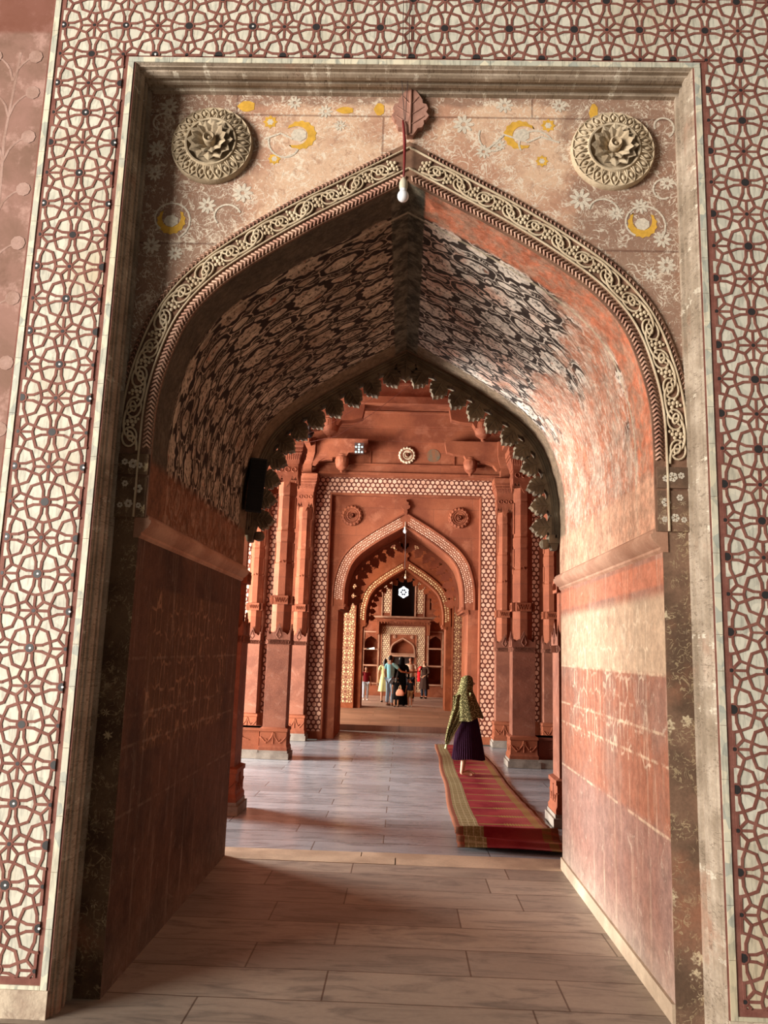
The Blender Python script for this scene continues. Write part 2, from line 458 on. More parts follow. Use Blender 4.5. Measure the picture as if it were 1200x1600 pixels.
def spandrel():
    s = Sh('painted_spandrel', 0.9, 0.15); v = s.co(); p = s.sep(v)
    n = s.noise(v, 1.8, 5, 0.6); c = s.mix(s.ss(n, 0.40, 0.60), lin((206, 172, 144)), lin((178, 136, 112)))
    # darker plum areas towards the outer sides and the top edge
    side = s.add(s.ss(s.ab(p[0]), 0.75, 1.35), s.mul(s.ss(p[2], 5.30, 5.40), 0.8))
    m = s.ss(s.add(s.mul(side, 0.55), s.noise(v, 4.5, 6, 0.7)), 0.62, 0.9)
    c = s.mix(s.mul(m, 0.85), c, lin((136, 108, 92)))
    wear = s.noise(v, 14, 6, 0.75)
    vv = s.vec(p[0], 0.0, p[2])
    e = s.ab(s.sub(s.noise(vv, 7.0, 2, 0.5, 1.6), 0.5)); e2 = s.ab(s.sub(s.noise(vv, 13.0, 2, 0.5, 2.0), 0.47))
    vine = s.mul(s.mx(s.inv(s.ss(e, 0.008, 0.022)), s.inv(s.ss(e2, 0.010, 0.03))), s.ss(wear, 0.40, 0.56))
    c = s.mix(s.mul(vine, 0.7), c, lin((224, 212, 192)))
    blot = s.ss(s.noise(v, 16, 5, 0.75, 0.8), 0.54, 0.62); c = s.mix(s.mul(blot, 0.45), c, lin((150, 110, 88)))
    pt = s.ss(s.noise(v, 7, 6, 0.8), 0.55, 0.66); c = s.mix(s.mul(pt, 0.6), c, lin((226, 210, 188)))
    dk = s.ss(s.noise(v, 10, 6, 0.8, 0.6), 0.60, 0.70); c = s.mix(s.mul(dk, 0.6), c, lin((120, 92, 72)))
    # block joints of the stones below
    bc, bf = s.brick(s.vec(s.add(p[0], 0.17), s.sub(p[2], 5.27)), 1.9, 0.9, 0.007)
    c = s.mix(s.mul(bf, 0.5), c, lin((84, 50, 40)))
    f = s.noise(v, 70, 4, 0.7); c = s.mulc(c, s.gray(f, 0.75, 1.25))
    return s.done(c, s.sub(f, bf), 0.4, 0.004)
SPAN = spandrel()
YEL = plain('yellow_paint', (204, 158, 66), 0.9, 0.1, var=0.4, sc=30)
WPAINT = plain('white_paint', (200, 188, 170), 0.9, 0.1, var=0.45, sc=70)
REVEAL = floral('painted_reveal_moulding', (144, 128, 110), (176, 160, 142), (206, 196, 178), (96, 80, 66), 16, 0.3)

def vault():
    """soffit painting; uv: u metres from the apex ridge (negative left), v metres into the passage"""
    s = Sh('painted_vault', 0.85, 0.2); v = s.co(); P = s.sep(v)
    U = s.sep(s.uv()); u0, v0 = s.ab(U[0]), U[1]
    nz = s.sep(s.noise(s.vmul(s.uv(), (2.2, 2.2, 1)), 2.0, 3, 0.5, 0, True))
    u = s.add(u0, s.mul(s.sub(nz[0], 0.5), 0.22)); w = s.add(v0, s.mul(s.sub(nz[1], 0.5), 0.14))
    PU, PV = 0.54, 0.42
    def lat(ou, ov, ru, rv, lobes=0.0, nl=8):
        fu = s.mul(s.sub(s.m('FRACT', s.add(s.mul(u, 1/PU), ou)), 0.5), PU/ru)
        fv = s.mul(s.sub(s.m('FRACT', s.add(s.mul(w, 1/PV), ov)), 0.5), PV/rv)
        d = s.m('SQRT', s.add(s.mul(fu, fu), s.mul(fv, fv)))
        if lobes:
            a = s.m('ARCTAN2', fv, fu); d = s.mul(d, s.add(1.0, s.mul(s.m('COSINE', s.mul(a, float(nl))), lobes)))
        return d
    A = lat(0, 0, .175, .115, .09, 10); A2 = lat(.5, .5, .140, .075, 0.05, 6)
    B = lat(.5, 0, .095, .045); C = lat(0, .5, .095, .045)
    D = s.mn(lat(.25, .25, .055, .026), lat(.75, .75, .055, .026)); D2 = s.mn(lat(.25, .75, .055, .026), lat(.75, .25, .055, .026))
    dm = s.mn(s.mn(A, A2), s.mn(B, C)); dm = s.mn(dm, s.mn(D, D2))
    disc = s.inv(s.ss(dm, 0.74, 0.82)); ring = s.mul(s.ss(dm, 1.12, 1.18), s.inv(s.ss(dm, 1.24, 1.30)))
    # leaf strokes between the medallions
    wv = s.noise(s.vmul(s.uv(), (1.0, 2.1, 1)), 13.0, 2, 0.5, 1.2)
    stroke = s.mul(s.inv(s.ss(s.ab(s.sub(wv, 0.5)), 0.014, 0.028)), s.ss(dm, 1.25, 1.4))
    pale = s.mx(s.mx(disc, ring), stroke)
    # inner drawing of the big flowers
    core = s.mul(s.inv(s.ss(s.mn(A, A2), 0.55, 0.7)), s.ss(s.noise(v, 30, 3, 0.6), 0.52, 0.58))
    pale = s.mul(pale, s.inv(s.mul(core, 0.8)))
    side = s.ss(P[0], -0.10, 0.12)                                    # which half of the vault: light put into the tones, left darker, right paler; right also more worn
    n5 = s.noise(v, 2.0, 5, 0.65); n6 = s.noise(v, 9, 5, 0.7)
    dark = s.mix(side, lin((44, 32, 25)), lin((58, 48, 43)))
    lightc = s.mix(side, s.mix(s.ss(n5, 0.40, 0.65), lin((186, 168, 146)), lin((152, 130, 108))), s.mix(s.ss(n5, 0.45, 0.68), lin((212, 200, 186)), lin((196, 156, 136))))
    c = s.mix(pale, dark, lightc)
    red = s.mul(s.ss(n6, 0.60, 0.66), disc); c = s.mix(s.mul(red, 0.6), c, lin((160, 92, 62)))
    # paint lost down to the salmon plaster on the right half, more of it low down
    lost = s.ss(s.add(s.mul(s.ss(u0, 0.7, 1.9), 0.36), n5), 0.66, 0.80)
    lost = s.mul(lost, s.mul(side, 0.9))
    sal = s.mix(s.ss(s.noise(v, 3.5, 6, 0.7), 0.38, 0.66), lin((180, 114, 86)), lin((180, 148, 128)))
    sm = s.noise(s.vec(s.mul(U[0], 5.5), s.mul(U[1], 9), 0.0), 1.6, 6, 0.75, 1.6); sal = s.mix(s.mul(s.ss(sm, 0.50, 0.58), 0.6), sal, lin((206, 188, 168)))
    c = s.mix(lost, c, sal)
    # plain border strips: along the front edge, the back edge and the ridge
    fe = s.inv(s.ss(s.add(v0, s.mul(n6, 0.05)), 0.56, 0.60)); be = s.ss(v0, 2.80, 2.86)
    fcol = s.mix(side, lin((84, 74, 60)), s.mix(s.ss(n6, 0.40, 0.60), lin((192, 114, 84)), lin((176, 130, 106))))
    c = s.mix(s.mul(fe, 0.95), c, fcol)
    c = s.mix(s.mul(be, 0.95), c, lin((120, 100, 78)))
    rd = s.inv(s.ss(s.add(u0, s.mul(n6, 0.03)), 0.13, 0.15)); c = s.mix(rd, c, s.mix(s.ss(n6, 0.4, 0.6), lin((64, 60, 50)), lin((112, 104, 88))))
    line = s.mul(s.ss(v0, 0.585, 0.595), s.inv(s.ss(v0, 0.61, 0.62))); c = s.mix(s.mul(line, 0.6), c, lin((190, 176, 150)))
    # unpainted foot of the vault
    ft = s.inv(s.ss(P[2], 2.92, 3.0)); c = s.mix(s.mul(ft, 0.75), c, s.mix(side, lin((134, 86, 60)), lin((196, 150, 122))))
    g5 = s.noise(v, 6, 6, 0.78); c = s.mulc(c, s.gray(s.ss(g5, 0.3, 0.7), 0.62, 1.12)); g6 = s.noise(v, 24, 5, 0.8); c = s.mulc(c, s.gray(s.ss(g6, 0.3, 0.7), 0.8, 1.1))
    f = s.noise(v, 50, 4, 0.7); c = s.mulc(c, s.gray(f, 0.72, 1.28))
    return s.done(c, s.add(f, s.mul(pale, 0.3)), 0.5, 0.005)
VAULT = vault()

def jamb(name, dark):
    s = Sh(name, 0.85, 0.2); v = s.co(); P = s.sep(v); y, z = P[1], P[2]
    n = s.noise(v, 1.5, 5, 0.6); n2 = s.noise(v, 6, 6, 0.75)
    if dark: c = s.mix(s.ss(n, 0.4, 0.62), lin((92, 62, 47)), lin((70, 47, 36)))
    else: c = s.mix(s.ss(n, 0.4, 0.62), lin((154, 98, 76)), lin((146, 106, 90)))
    # painted net of the upper panel
    yy = s.vec(y, s.mul(z, 0.55), 0.0)
    e = s.voro(yy, 11, 'DISTANCE_TO_EDGE', 0.55)
    net = s.inv(s.ss(e, 0.03, 0.08))
    inside = s.mul(s.mul(s.ss(z, 1.22, 1.25), s.inv(s.ss(z, 2.22, 2.25))), s.mul(s.ss(y, 0.55, 0.6), s.inv(s.ss(y, 2.8, 2.85))))
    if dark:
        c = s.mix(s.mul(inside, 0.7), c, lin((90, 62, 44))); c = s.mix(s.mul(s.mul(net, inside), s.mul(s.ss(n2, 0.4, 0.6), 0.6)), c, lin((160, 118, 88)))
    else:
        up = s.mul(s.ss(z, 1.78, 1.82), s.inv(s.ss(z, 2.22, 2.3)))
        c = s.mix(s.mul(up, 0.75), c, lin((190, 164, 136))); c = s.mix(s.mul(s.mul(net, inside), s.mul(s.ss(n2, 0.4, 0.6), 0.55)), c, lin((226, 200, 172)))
        top = s.mul(s.ss(z, 2.3, 2.33), s.inv(s.ss(z, 2.46, 2.48))); c = s.mix(s.mul(top, 0.6), c, lin((190, 112, 82)))
        g = s.ss(s.noise(v, 2.2, 4, 0.6), 0.5, 0.62); low = s.inv(s.ss(z, 0.9, 0.96)); c = s.mix(s.mul(low, 0.5), c, lin((140, 112, 104)))
    # pale salts: joints, runs, and along the foot
    for zj in (0.92, 1.30, 1.47, 1.80):
        d = s.ab(s.add(s.sub(z, zj), s.mul(s.sub(n2, 0.5), 0.02)))
        c = s.mix(s.mul(s.mul(s.inv(s.ss(d, 0.003, 0.014)), s.ss(n2, 0.42, 0.56)), 0.12 if dark else 0.6), c, lin((212, 184, 154)))
    run = s.noise(s.vec(s.mul(y, 13), 0.0, s.mul(z, 1.1)), 1.0, 5, 0.65); c = s.mix(s.mul(s.ss(run, 0.52, 0.72), 0.22 if dark else 0.5), c, lin((200, 172, 148)))
    c = s.mix(s.mul(s.inv(s.ss(s.add(z, s.mul(n2, 0.3)), 0.12, 0.62)), 0.15 if dark else 0.65), c, lin((182, 166, 150)))
    st = s.ss(s.noise(s.vec(s.mul(y, 2.2), 0.0, s.mul(z, 0.8)), 1.0, 5, 0.7), 0.52, 0.7); c = s.mix(s.mul(st, 0.4 if dark else 0.3), c, lin((84, 58, 44)) if dark else lin((150, 104, 84)))
    g5 = s.noise(v, 11, 6, 0.78); c = s.mulc(c, s.gray(s.ss(g5, 0.3, 0.7), 0.72, 1.14))
    sal2 = s.ss(s.noise(v, 7, 6, 0.8, 0.8), 0.58, 0.68); c = s.mix(s.mul(sal2, 0.12 if dark else 0.45), c, lin((206, 186, 164)))
    f = s.noise(v, 45, 4, 0.7); c = s.mulc(c, s.gray(f, 0.7, 1.3))
    return s.done(c, s.add(f, n2), 0.6, 0.008)
JL = jamb('left_jamb_plaster_shaded', True); JR = jamb('right_jamb_plaster', False)  # left copy darker: shade put into the plaster colour, with some brown staining
LEDGE = stone('impost_moulding', (176, 136, 112), (150, 108, 86), 3, 0.85, 0.3)

def paving(name, c1, c2, c3, bw, rh, rough, off=0.45, shift=(0, 0), vein=(1.0, 4.0), spec=0.5, mort=(70, 56, 46)):
    s = Sh(name, rough, spec); v = s.co(); p = s.sep(v)
    wob = s.mul(s.sub(s.noise(v, 0.8, 2), 0.5), 0.05)
    b = s.vec(s.add(p[0], shift[0]), s.add(s.add(p[1], shift[1]), wob))
    n = s.node('ShaderNodeTexBrick'); n.offset = off; n.squash = 1.35; n.squash_frequency = 3
    s.put(n.inputs['Vector'], b); n.inputs['Scale'].default_value = 1.0
    n.inputs['Brick Width'].default_value = bw; n.inputs['Row Height'].default_value = rh
    n.inputs['Mortar Size'].default_value = 0.006; n.inputs['Mortar Smooth'].default_value = 0.3; n.inputs['Bias'].default_value = 0.0
    n.inputs['Color1'].default_value = lin(c1); n.inputs['Color2'].default_value = lin(c2); n.inputs['Mortar'].default_value = lin(c1)
    bc, bf = n.outputs['Color'], n.outputs['Fac']
    st = s.noise(s.vec(s.mul(p[0], vein[0]), s.mul(p[1], vein[1]), 0.0), 2.0, 6, 0.65, 1.0)
    c = s.mix(s.mul(s.ss(st, 0.45, 0.68), 0.75), bc, lin(c3))
    c = s.mulc(c, s.gray(s.noise(v, 1.2, 5, 0.65), 0.72, 1.28)); c = s.mulc(c, s.gray(s.noise(v, 30, 4, 0.7), 0.85, 1.15))
    c = s.mix(s.mul(bf, 0.8), c, lin(mort))
    h = s.sub(s.add(st, s.mul(s.noise(v, 18, 4), 0.4)), s.mul(bf, 2.0))
    s.put(s.b.inputs['Roughness'], s.m('ADD', rough, s.mul(s.sub(st, 0.5), 0.35), clamp=True))
    return s.done(c, h, 0.22, 0.006)
FLN = paving('passage_paving', (166, 150, 134), (138, 124, 112), (108, 98, 90), 1.35, 0.42, 0.5, 0.37, (0.35, 0.07), mort=(74, 52, 40))
FLH = paving('hall_paving', (176, 180, 186), (146, 148, 152), (104, 106, 110), 1.7, 0.38, 0.24, 0.4, (0.1, 0.2))
FLF = paving('far_hall_paving', (166, 132, 114), (144, 112, 96), (120, 98, 88), 1.8, 0.55, 0.6, 0.4)
PALE = stone('pale_threshold_stone', (206, 184, 158), (172, 150, 128), 2.2, 0.45, 0.2)

# ------------------------------------------------------------------ near wall with the big arch
W = empty('wall_front', (0, 0, 0), kind=ST)
mb = MB()                                                   # the flat face with its rectangular opening
Y0 = 0.0
for R in ((-3.9, -2.265, 0, 6.6),): mb.cur = 1; mb.add([(R[0],0,R[2]),(R[1],0,R[2]),(R[1],0,R[3]),(R[0],0,R[3])], [(0,1,2,3)])
mb.cur = 0
for R in ((2.265, 3.9, 0, 6.6), (-2.265, -1.71, 0, 6.6), (1.71, 2.265, 0, 6.6), (-1.71, 1.71, 5.44, 6.6)):
    mb.add([(R[0],0,R[2]),(R[1],0,R[2]),(R[1],0,R[3]),(R[0],0,R[3])], [(0,1,2,3)])
mb.build('wall_face', [STRAP, PLAST], W)
mb = MB()
BQ = [0]
def bough(pts, w0, w1):
    n = len(pts); BQ[0] += 1; yy = -.0006-.00004*BQ[0]
    for i in range(n-1):
        a, b = pts[i], pts[i+1]; dx, dz = b[0]-a[0], b[1]-a[1]; l = hypot(dx, dz) or 1; w = w0+(w1-w0)*i/n
        mb.add([(a[0]+dz/l*w, yy, a[1]-dx/l*w), (b[0]+dz/l*w, yy, b[1]-dx/l*w), (b[0]-dz/l*w, yy, b[1]+dx/l*w), (a[0]-dz/l*w, yy, a[1]+dx/l*w)], [(0,1,2,3)])
bough([(-2.47, 2.6), (-2.49, 3.4), (-2.45, 4.2), (-2.48, 4.9), (-2.44, 5.5)], .010, .006)
for i, z in enumerate((2.9, 3.3, 3.7, 4.05, 4.4, 4.75, 5.05, 5.3)):
    for t in (-1, 1):
        L_ = .17-.006*i; bough([(-2.47+t*L_*q, z+.16*t*0+.22*q**.6-.05*q*q) for q in (0, .2, .4, .6, .8, 1.0)], .007, .003)
        x, zz = -2.47+t*L_, z+.17; P = ngon(x, zz, .045, 9); mb.add([(a, -.0022-.0001*i-.00005*t, b) for a, b in P], [tuple(range(9))])
mb.build('painted_plant', stone('faded_plant_paint', (172, 140, 128), (150, 118, 104), 8, .9, .2, fine=80), W)
mb = MB()
for R in ((-2.262, -1.712, 0, 0.135), (1.712, 2.262, 0, 0.135)): mb.box(R[0], R[1], -0.012, 0.0, R[2], R[3])
mb.build('foot_course', stone('foot_course_stone', (196, 180, 158), (160, 140, 122), 4, 0.8, 0.6, c3=(120, 96, 82)), W)

# star inlay bands
tr = empty('trim_1', (0, 0, 0), kind=ST); LZ = 0.165
for nm, rects in (('left', [(-2.195, -1.785, LZ+.03, 5.485)]), ('right', [(1.785, 2.195, LZ+.03, 5.485)]), ('top', [(-2.195, 2.195, 5.485, 5.91)])):
    mb = MB(); star_band(mb, rects, 1.99-10*A_X, 5.49-26*A_Z, A_X, A_Z, -0.003, white_pins=lambda x, z: x < -0.9 and math.sin(x*37+z*11) > -0.35)
    mb.build('star_inlay_band', [MARB, STRAP, BLACK, WHITE], tr)
# marble strips, laid as short pieces
def strip_run(mb, a, b, w, vertical, fixed, y0=-0.006, y1=0.0):
    p = a
    while p < b - 0.01:
        q = min(p + random.uniform(0.16, 0.34), b)
        if b - q < 0.06: q = b
        if vertical: mb.box(fixed-w/2, fixed+w/2, y0, y1, p+0.001, q-0.001)
        else: mb.box(p+0.001, q-0.001, y0, y1, fixed-w/2, fixed+w/2)
        p = q
tr2 = empty('trim_2', (0, 0, 0), kind=ST)
mb = MB()
for s in (-1, 1): strip_run(mb, LZ-0.04, 5.44, 0.034, True, s*1.738)
strip_run(mb, -1.755, 1.755, 0.034, False, 5.457)
mb.build('marble_strip', STRIP, tr2)
mb = MB()
for s in (-1, 1): strip_run(mb, LZ-0.04, 5.93, 0.034, True, s*2.235)
mb.build('marble_strip', STRIP, tr2)
mb = MB()
for s in (-1, 1): strip_run(mb, min(s*1.757, s*2.25), max(s*1.757, s*2.25), 0.03, False, LZ-0.025)
mb.build('marble_strip', STRIP, tr2)

# stepped reveal of the frame
def u_sweep(mb, prof, hw=1.71, top=5.44, cx=0.0, z0=0.0):
    P = []
    for d, y in prof: P.append([(cx-hw+d, y, z0), (cx-hw+d, y, top-d), (cx+hw-d, y, top-d), (cx+hw-d, y, z0)])
    for A, B in zip(P, P[1:]):
        mb.add(A+B, [(0,1,5,4),(1,2,6,5),(2,3,7,6)])
mb = MB(); u_sweep(mb, [(0,0),(.006,.02),(.012,.022),(.012,.05),(.022,.055),(.030,.075),(.030,.10),(.014,.105),(.014,.135),(.026,.14),(.026,.165),(.012,.17),(.012,.21),(.03,.215),(.03,.25)])
mb.build('reveal_moulding', [REVEAL], tr2, smooth=25)

# recessed panel with the arch
HALF, ZS, ZA, ZB = 1.49, 3.0, 4.81, 2.62
AM = ArchMap(HALF, ZS, ZA, ZB)
mb = MB(); 
c = both(AM.p)
for (xa, za), (xb, zb_) in zip(c, c[1:]):
    if abs(xb-xa) > 1e-7: mb.add([(xa,.25,za),(xb,.25,zb_),(xb,.25,5.43),(xa,.25,5.43)], [(0,1,2,3)])
for s in (-1, 1):
    x0, x1 = sorted((s*HALF, s*1.69)); mb.cur = 0
    mb.add([(x0,.25,2.95),(x1,.25,2.95),(x1,.25,5.43),(x0,.25,5.43)], [(0,1,2,3)])
    mb.cur = 1 if s < 0 else 2
    mb.add([(x0,.25,ZB),(x1,.25,ZB),(x1,.25,2.95),(x0,.25,2.95)], [(0,1,2,3)])
    x0, x1 = sorted((s*1.53, s*1.69)); mb.add([(x0,.25,0),(x1,.25,0),(x1,.25,ZB),(x0,.25,ZB)], [(0,1,2,3)])
mb.build('arch_panel', [SPAN, PIL, PILR], W)

# painted flowers of the spandrels (flat paint, a millimetre thick)
mb = MB(); PY = 0.2485
PZ = [0]
def lift():
    PZ[0] += 1; return PY-0.00003*(PZ[0] % 60)
def flower(x, z, r, n, inner=0.45, mat=0, rot=0.0):
    P = []
    for i in range(n*2):
        a = rot+pi*i/n; q = r*(1 if i % 2 == 0 else 0.72); P.append((x+q*cos(a), z+q*sin(a)))
    q = lift(); mb.cur = mat; mb.add([(p[0], q, p[1]) for p in P], [tuple(range(len(P)))])
def crescent(x, z, r, open_deg, mat=0, n=22, teeth=11, core=True, w=0.42):
    PY = lift(); mb.cur = mat; v = []; a0 = radians(open_deg+38); a1 = radians(open_deg+322)
    for i in range(n+1):
        a = a0+(a1-a0)*i/n; e = sin(pi*i/n)**0.5; ro = r*(1+0.10*(i % 2)); ri = r*(1-w*e)
        v += [(x+ro*cos(a), PY, z+ro*sin(a)), (x+ri*cos(a)+0.10*r*cos(radians(open_deg)), PY, z+ri*sin(a)+0.10*r*sin(radians(open_deg)))]
    mb.add(v, [(2*i, 2*i+2, 2*i+3, 2*i+1) for i in range(n)])
    if core:
        mb.cur = 1; P = [(x+0.12*r*cos(radians(open_deg))+r*.5*(1+.12*(k % 2))*cos(k*pi/7), z+r*.45*(1+.12*(k % 2))*sin(k*pi/7)) for k in range(14)]
        mb.add([(p[0], PY-0.0004, p[1]) for p in P], [tuple(range(14))])
crescent(-0.70, 5.13, 0.095, 190); crescent(0.70, 5.15, 0.095, -10)
for x, z, r in ((-0.90, 5.22, .048), (-0.86, 4.96, .042), (0.88, 5.22, .048), (0.84, 4.97, .042)): flower(x, z, r, 8, mat=0); flower(x, z, r*.5, 6, mat=1)
crescent(-1.49, 4.52, .085, 90); crescent(1.46, 4.55, .085, 90)
mb.cur = 0
for x, z, w_, h in ((-1.06, 5.33, .05, .04), (1.17, 5.31, .025, .07), (-0.42, 5.31, .05, .025), (-0.20, 5.32, .03, .045)):
    P = [(x+w_*cos(k*pi/5)*(1+.25*(k % 2)), z+h*sin(k*pi/5)) for k in range(10)]; mb.add([(p[0], PY, p[1]) for p in P], [tuple(range(10))])
def daisy(x, z, r, n=9):
    mb.cur = 1
    for i in range(n):
        a = 2*pi*i/n; cx, cz = x+r*.58*cos(a), z+r*.58*sin(a)
        P = [(cx+r*.4*cos(k*pi/4)*cos(a)-r*.17*sin(k*pi/4)*sin(a), cz+r*.4*cos(k*pi/4)*sin(a)+r*.17*sin(k*pi/4)*cos(a)) for k in range(8)]
        mb.add([(p[0], lift(), p[1]) for p in P][:0] or [(p[0], PY-.0002-.00006*i, p[1]) for p in P], [tuple(range(8))])
for x, z, r in ((-1.62, 5.02, .06), (-1.62, 4.84, .05), (-1.27, 4.63, .06), (-1.05, 4.72, .07), (-1.56, 5.32, .06), (-.55, 5.30, .05), (-.45, 5.2, .04), (.34, 5.22, .07), (.47, 5.03, .05), (.57, 5.08, .045),
                (1.08, 4.71, .075), (1.30, 4.62, .05), (1.45, 4.67, .055), (1.58, 4.45, .06), (1.62, 4.83, .05), (1.6, 4.28, .06), (1.50, 4.22, .045), (-1.6, 4.35, .06), (-1.45, 4.30, .05), (.6, 5.36, .06), (.95, 5.36, .05), (-.75, 5.36, .05)):
    daisy(x, z, r)
def scroll(pts, w=0.006):
    mb.cur = 1
    PY = lift()
    for a, b in zip(pts, pts[1:]):
        dx, dz = b[0]-a[0], b[1]-a[1]; l = hypot(dx, dz) or 1; nx, nz = -dz/l*w, dx/l*w
        mb.add([(a[0]-nx, PY, a[1]-nz), (b[0]-nx, PY, b[1]-nz), (b[0]+nx, PY, b[1]+nz), (a[0]+nx, PY, a[1]+nz)], [(0,1,2,3)])
def arc(x, z, r, a0, a1, n=14, k=1.0): return [(x+r*(1-(1-k)*i/n)*cos(radians(a0+(a1-a0)*i/n)), z+r*(1-(1-k)*i/n)*sin(radians(a0+(a1-a0)*i/n))) for i in range(n+1)]
for x, z, r, a0, a1 in ((-.78, 5.07, .13, 160, 330), (.78, 5.07, .13, 20, 200), (-1.5, 4.53, .14, -60, 230), (1.46, 4.55, .15, -40, 240), (.55, 5.12, .12, 150, 300), (1.6, 4.78, .09, 0, 300), (-1.6, 5.2, .08, 0, 250), (1.6, 5.22, .08, -60, 200), (-1.15, 4.55, .1, 20, 220), (1.2, 4.62, .12, 0, 160)):
    scroll(arc(x, z, r, a0, a1, 14, .6))
for o_, s_ in ((-1, 1),):
    scroll([(-.93, 5.1), (-.83, 5.14), (-.75, 5.1)]); scroll([(.95, 5.1), (.83, 5.14), (.75, 5.1), (.6, 5.15), (.5, 5.05)])
mb.build('painted_flowers', [YEL, WPAINT], W)

# archivolt: chevron band, arabesque band, outer rope
tr3 = empty('trim_3', (0, 0, 0), kind=ST)
K = lambda s: 1.0 + 0.22*min(1.0, max(0.0, (s-0.4)/(AM.L-0.4)))
mb = MB(); arch_sweep(mb, AM, [(0.0, .25), (0.0, .232), (.062, .232), (.066, .222), (.078, .222), (.082, .236), (.190, .236), (.194, .224), (.203, .224), (.207, .234), (.238, .234), (.24, .25)], 90)
mb.build('archivolt_ground', BANDG, tr3)
mb = MB(); arch_sweep(mb, AM, [(.066, .222), (.069, .217), (.076, .217), (.079, .222)], 90); arch_sweep(mb, AM, [(.192, .226), (.195, .219), (.202, .219), (.205, .226)], 90)
mb.build('archivolt_fillet', CREAM, tr3)
mb = MB(); s = 0.42
while s < AM.L-0.02:
    for sg in (-1, 1):
        def q(t, ds, y): x, z = AM.at(s+ds, t); return (sg*x, y, z)
        mb.tube([q(.008, .0, .228), q(.030, .020, .222), q(.054, .0, .228)], [.006, .008, .006], 5)
        mb.tube([q(.210, .0, .230), q(.222, .012, .226), q(.235, .0, .230)], [.0035, .005, .0035], 4)
    s += 0.0265
mb.build('chevron_band', ROPE, tr3, smooth=True)
mb = MB(); U = 0.175; s0 = 0.40; nU = int(round((AM.L-0.04-s0)/U)); U = (AM.L-0.04-s0)/nU; TM, HA = 0.136, 0.047
def sq(sg, s, t, y=.228): x, z = AM.at(s, t); return (sg*max(x, 0.0), y, z)
for sg in (-1, 1):
    vine = []
    for k in range(nU*14+1):
        ph = k/14.0; s = s0+ph*U
        vine.append(sq(sg, s+0.030*sin(2*pi*ph), TM-HA*cos(pi*ph)*1.0, .226))
    mb.tube(vine, .0085, 6)
    for k in range(nU):
        sc = s0+(k+.5)*U; up = 1 if k % 2 == 0 else -1
        # tall ring of the scroll
        ring = [sq(sg, sc-.005+.058*cos(a), TM+up*.004+.044*sin(a), .227) for a in [2*pi*i/16 for i in range(16)]]
        mb.tube(ring, .0072, 5, closed=True)
        # bud: pointed loop with a split leaf
        loop = [sq(sg, sc+.026*cos(a)+.01*sin(a), TM-up*.002+.019*sin(a), .224) for a in [2*pi*i/10 for i in range(10)]]
        mb.tube(loop, .0075, 5, closed=True)
        mb.tube([sq(sg, sc-.05, TM-up*.038, .226), sq(sg, sc-.03, TM-up*.012, .224), sq(sg, sc-.012, TM, .224)], [.004, .006, .004], 5)
        mb.tube([sq(sg, sc+.03, TM+up*.012, .224), sq(sg, sc+.042, TM+up*.022, .224), sq(sg, sc+.040, TM+up*.036, .226)], [.007, .006, .002], 5)
        # trefoil between the rings
        se = sc+U*.5
        for ds, dt, r in ((0, 0, .014), (.0, .024, .013), (.0, -.024, .013), (.022, .012, .012), (-.022, -.012, .012), (.016, -.040, .010), (-.016, .040, .010), (-.02, .02, .009), (.02, -.02, .009)):
            x, z = AM.at(se+ds, TM+dt); mb.ball((sg*max(x,0), .226, z), (r, .008, r), 7, 4)
mb.build('arabesque_relief', CREAM, tr3, smooth=True)
# flower blocks under the two feet of the carved band
for sg, m_ in ((-1, PIL), (1, PILR)):
    mb = MB(); x0, x1 = sorted((sg*1.50, sg*1.685)); mb.box(x0, x1, .228, .25, 2.62, 2.86); mb.box(x0, x1, .222, .25, 2.875, 3.00)
    mb.build('painted_block', m_, tr3)
    mb = MB()
    for i, (dx, z, r) in enumerate(((.05, 2.79, .028), (.13, 2.82, .02), (.10, 2.70, .026), (.04, 2.69, .018), (.15, 2.69, .018), (.09, 2.94, .03), (.05, 2.93, .02), (.14, 2.95, .02))):
        x = sg*(1.50+dx); yb = .2265 if z < 2.87 else .2205
        for k in range(6):
            a = k*pi/3+i; P = [(x+r*.6*cos(a)+r*.4*cos(b), z+r*.6*sin(a)+r*.4*sin(b)) for b in [j*pi/4 for j in range(8)]]
            mb.add([(p[0], yb, p[1]) for p in P], [tuple(range(8))])
    mb.build('block_flowers', WPAINT, tr3)

# finial leaf over the crown of the arch
mb = MB(); half = [(0, 5.47), (.02, 5.44), (.05, 5.40), (.075, 5.36), (.078, 5.335), (.10, 5.33), (.112, 5.30), (.10, 5.275), (.118, 5.25), (.10, 5.22), (.085, 5.215), (.088, 5.19), (.075, 5.165), (.05, 5.16), (.02, 5.11)]
pts = [(x, z) for x, z in half] + [(-x, z) for x, z in reversed(half[1:])]; pts = pts[::-1]
mb.prism(pts, .205, .25); mb.tube([(0, .203, 5.45), (0, .200, 5.3), (0, .203, 5.12)], .008, 6)
for sg in (-1, 1):
    for z, x2, z2 in ((5.37, .05, 5.38), (5.30, .085, 5.31), (5.23, .09, 5.245)): mb.tube([(0, .204, z-.05), (sg*x2*.6, .203, (z+z2)/2-.02), (sg*x2, .205, z2)], .004, 5)
mb.build('leaf_finial', stone('pink_leaf_stone', (168, 126, 110), (150, 108, 92), 7, .85, .4), None, label='pink carved stone leaf rising from the point of the nearest arch', cat='finial')

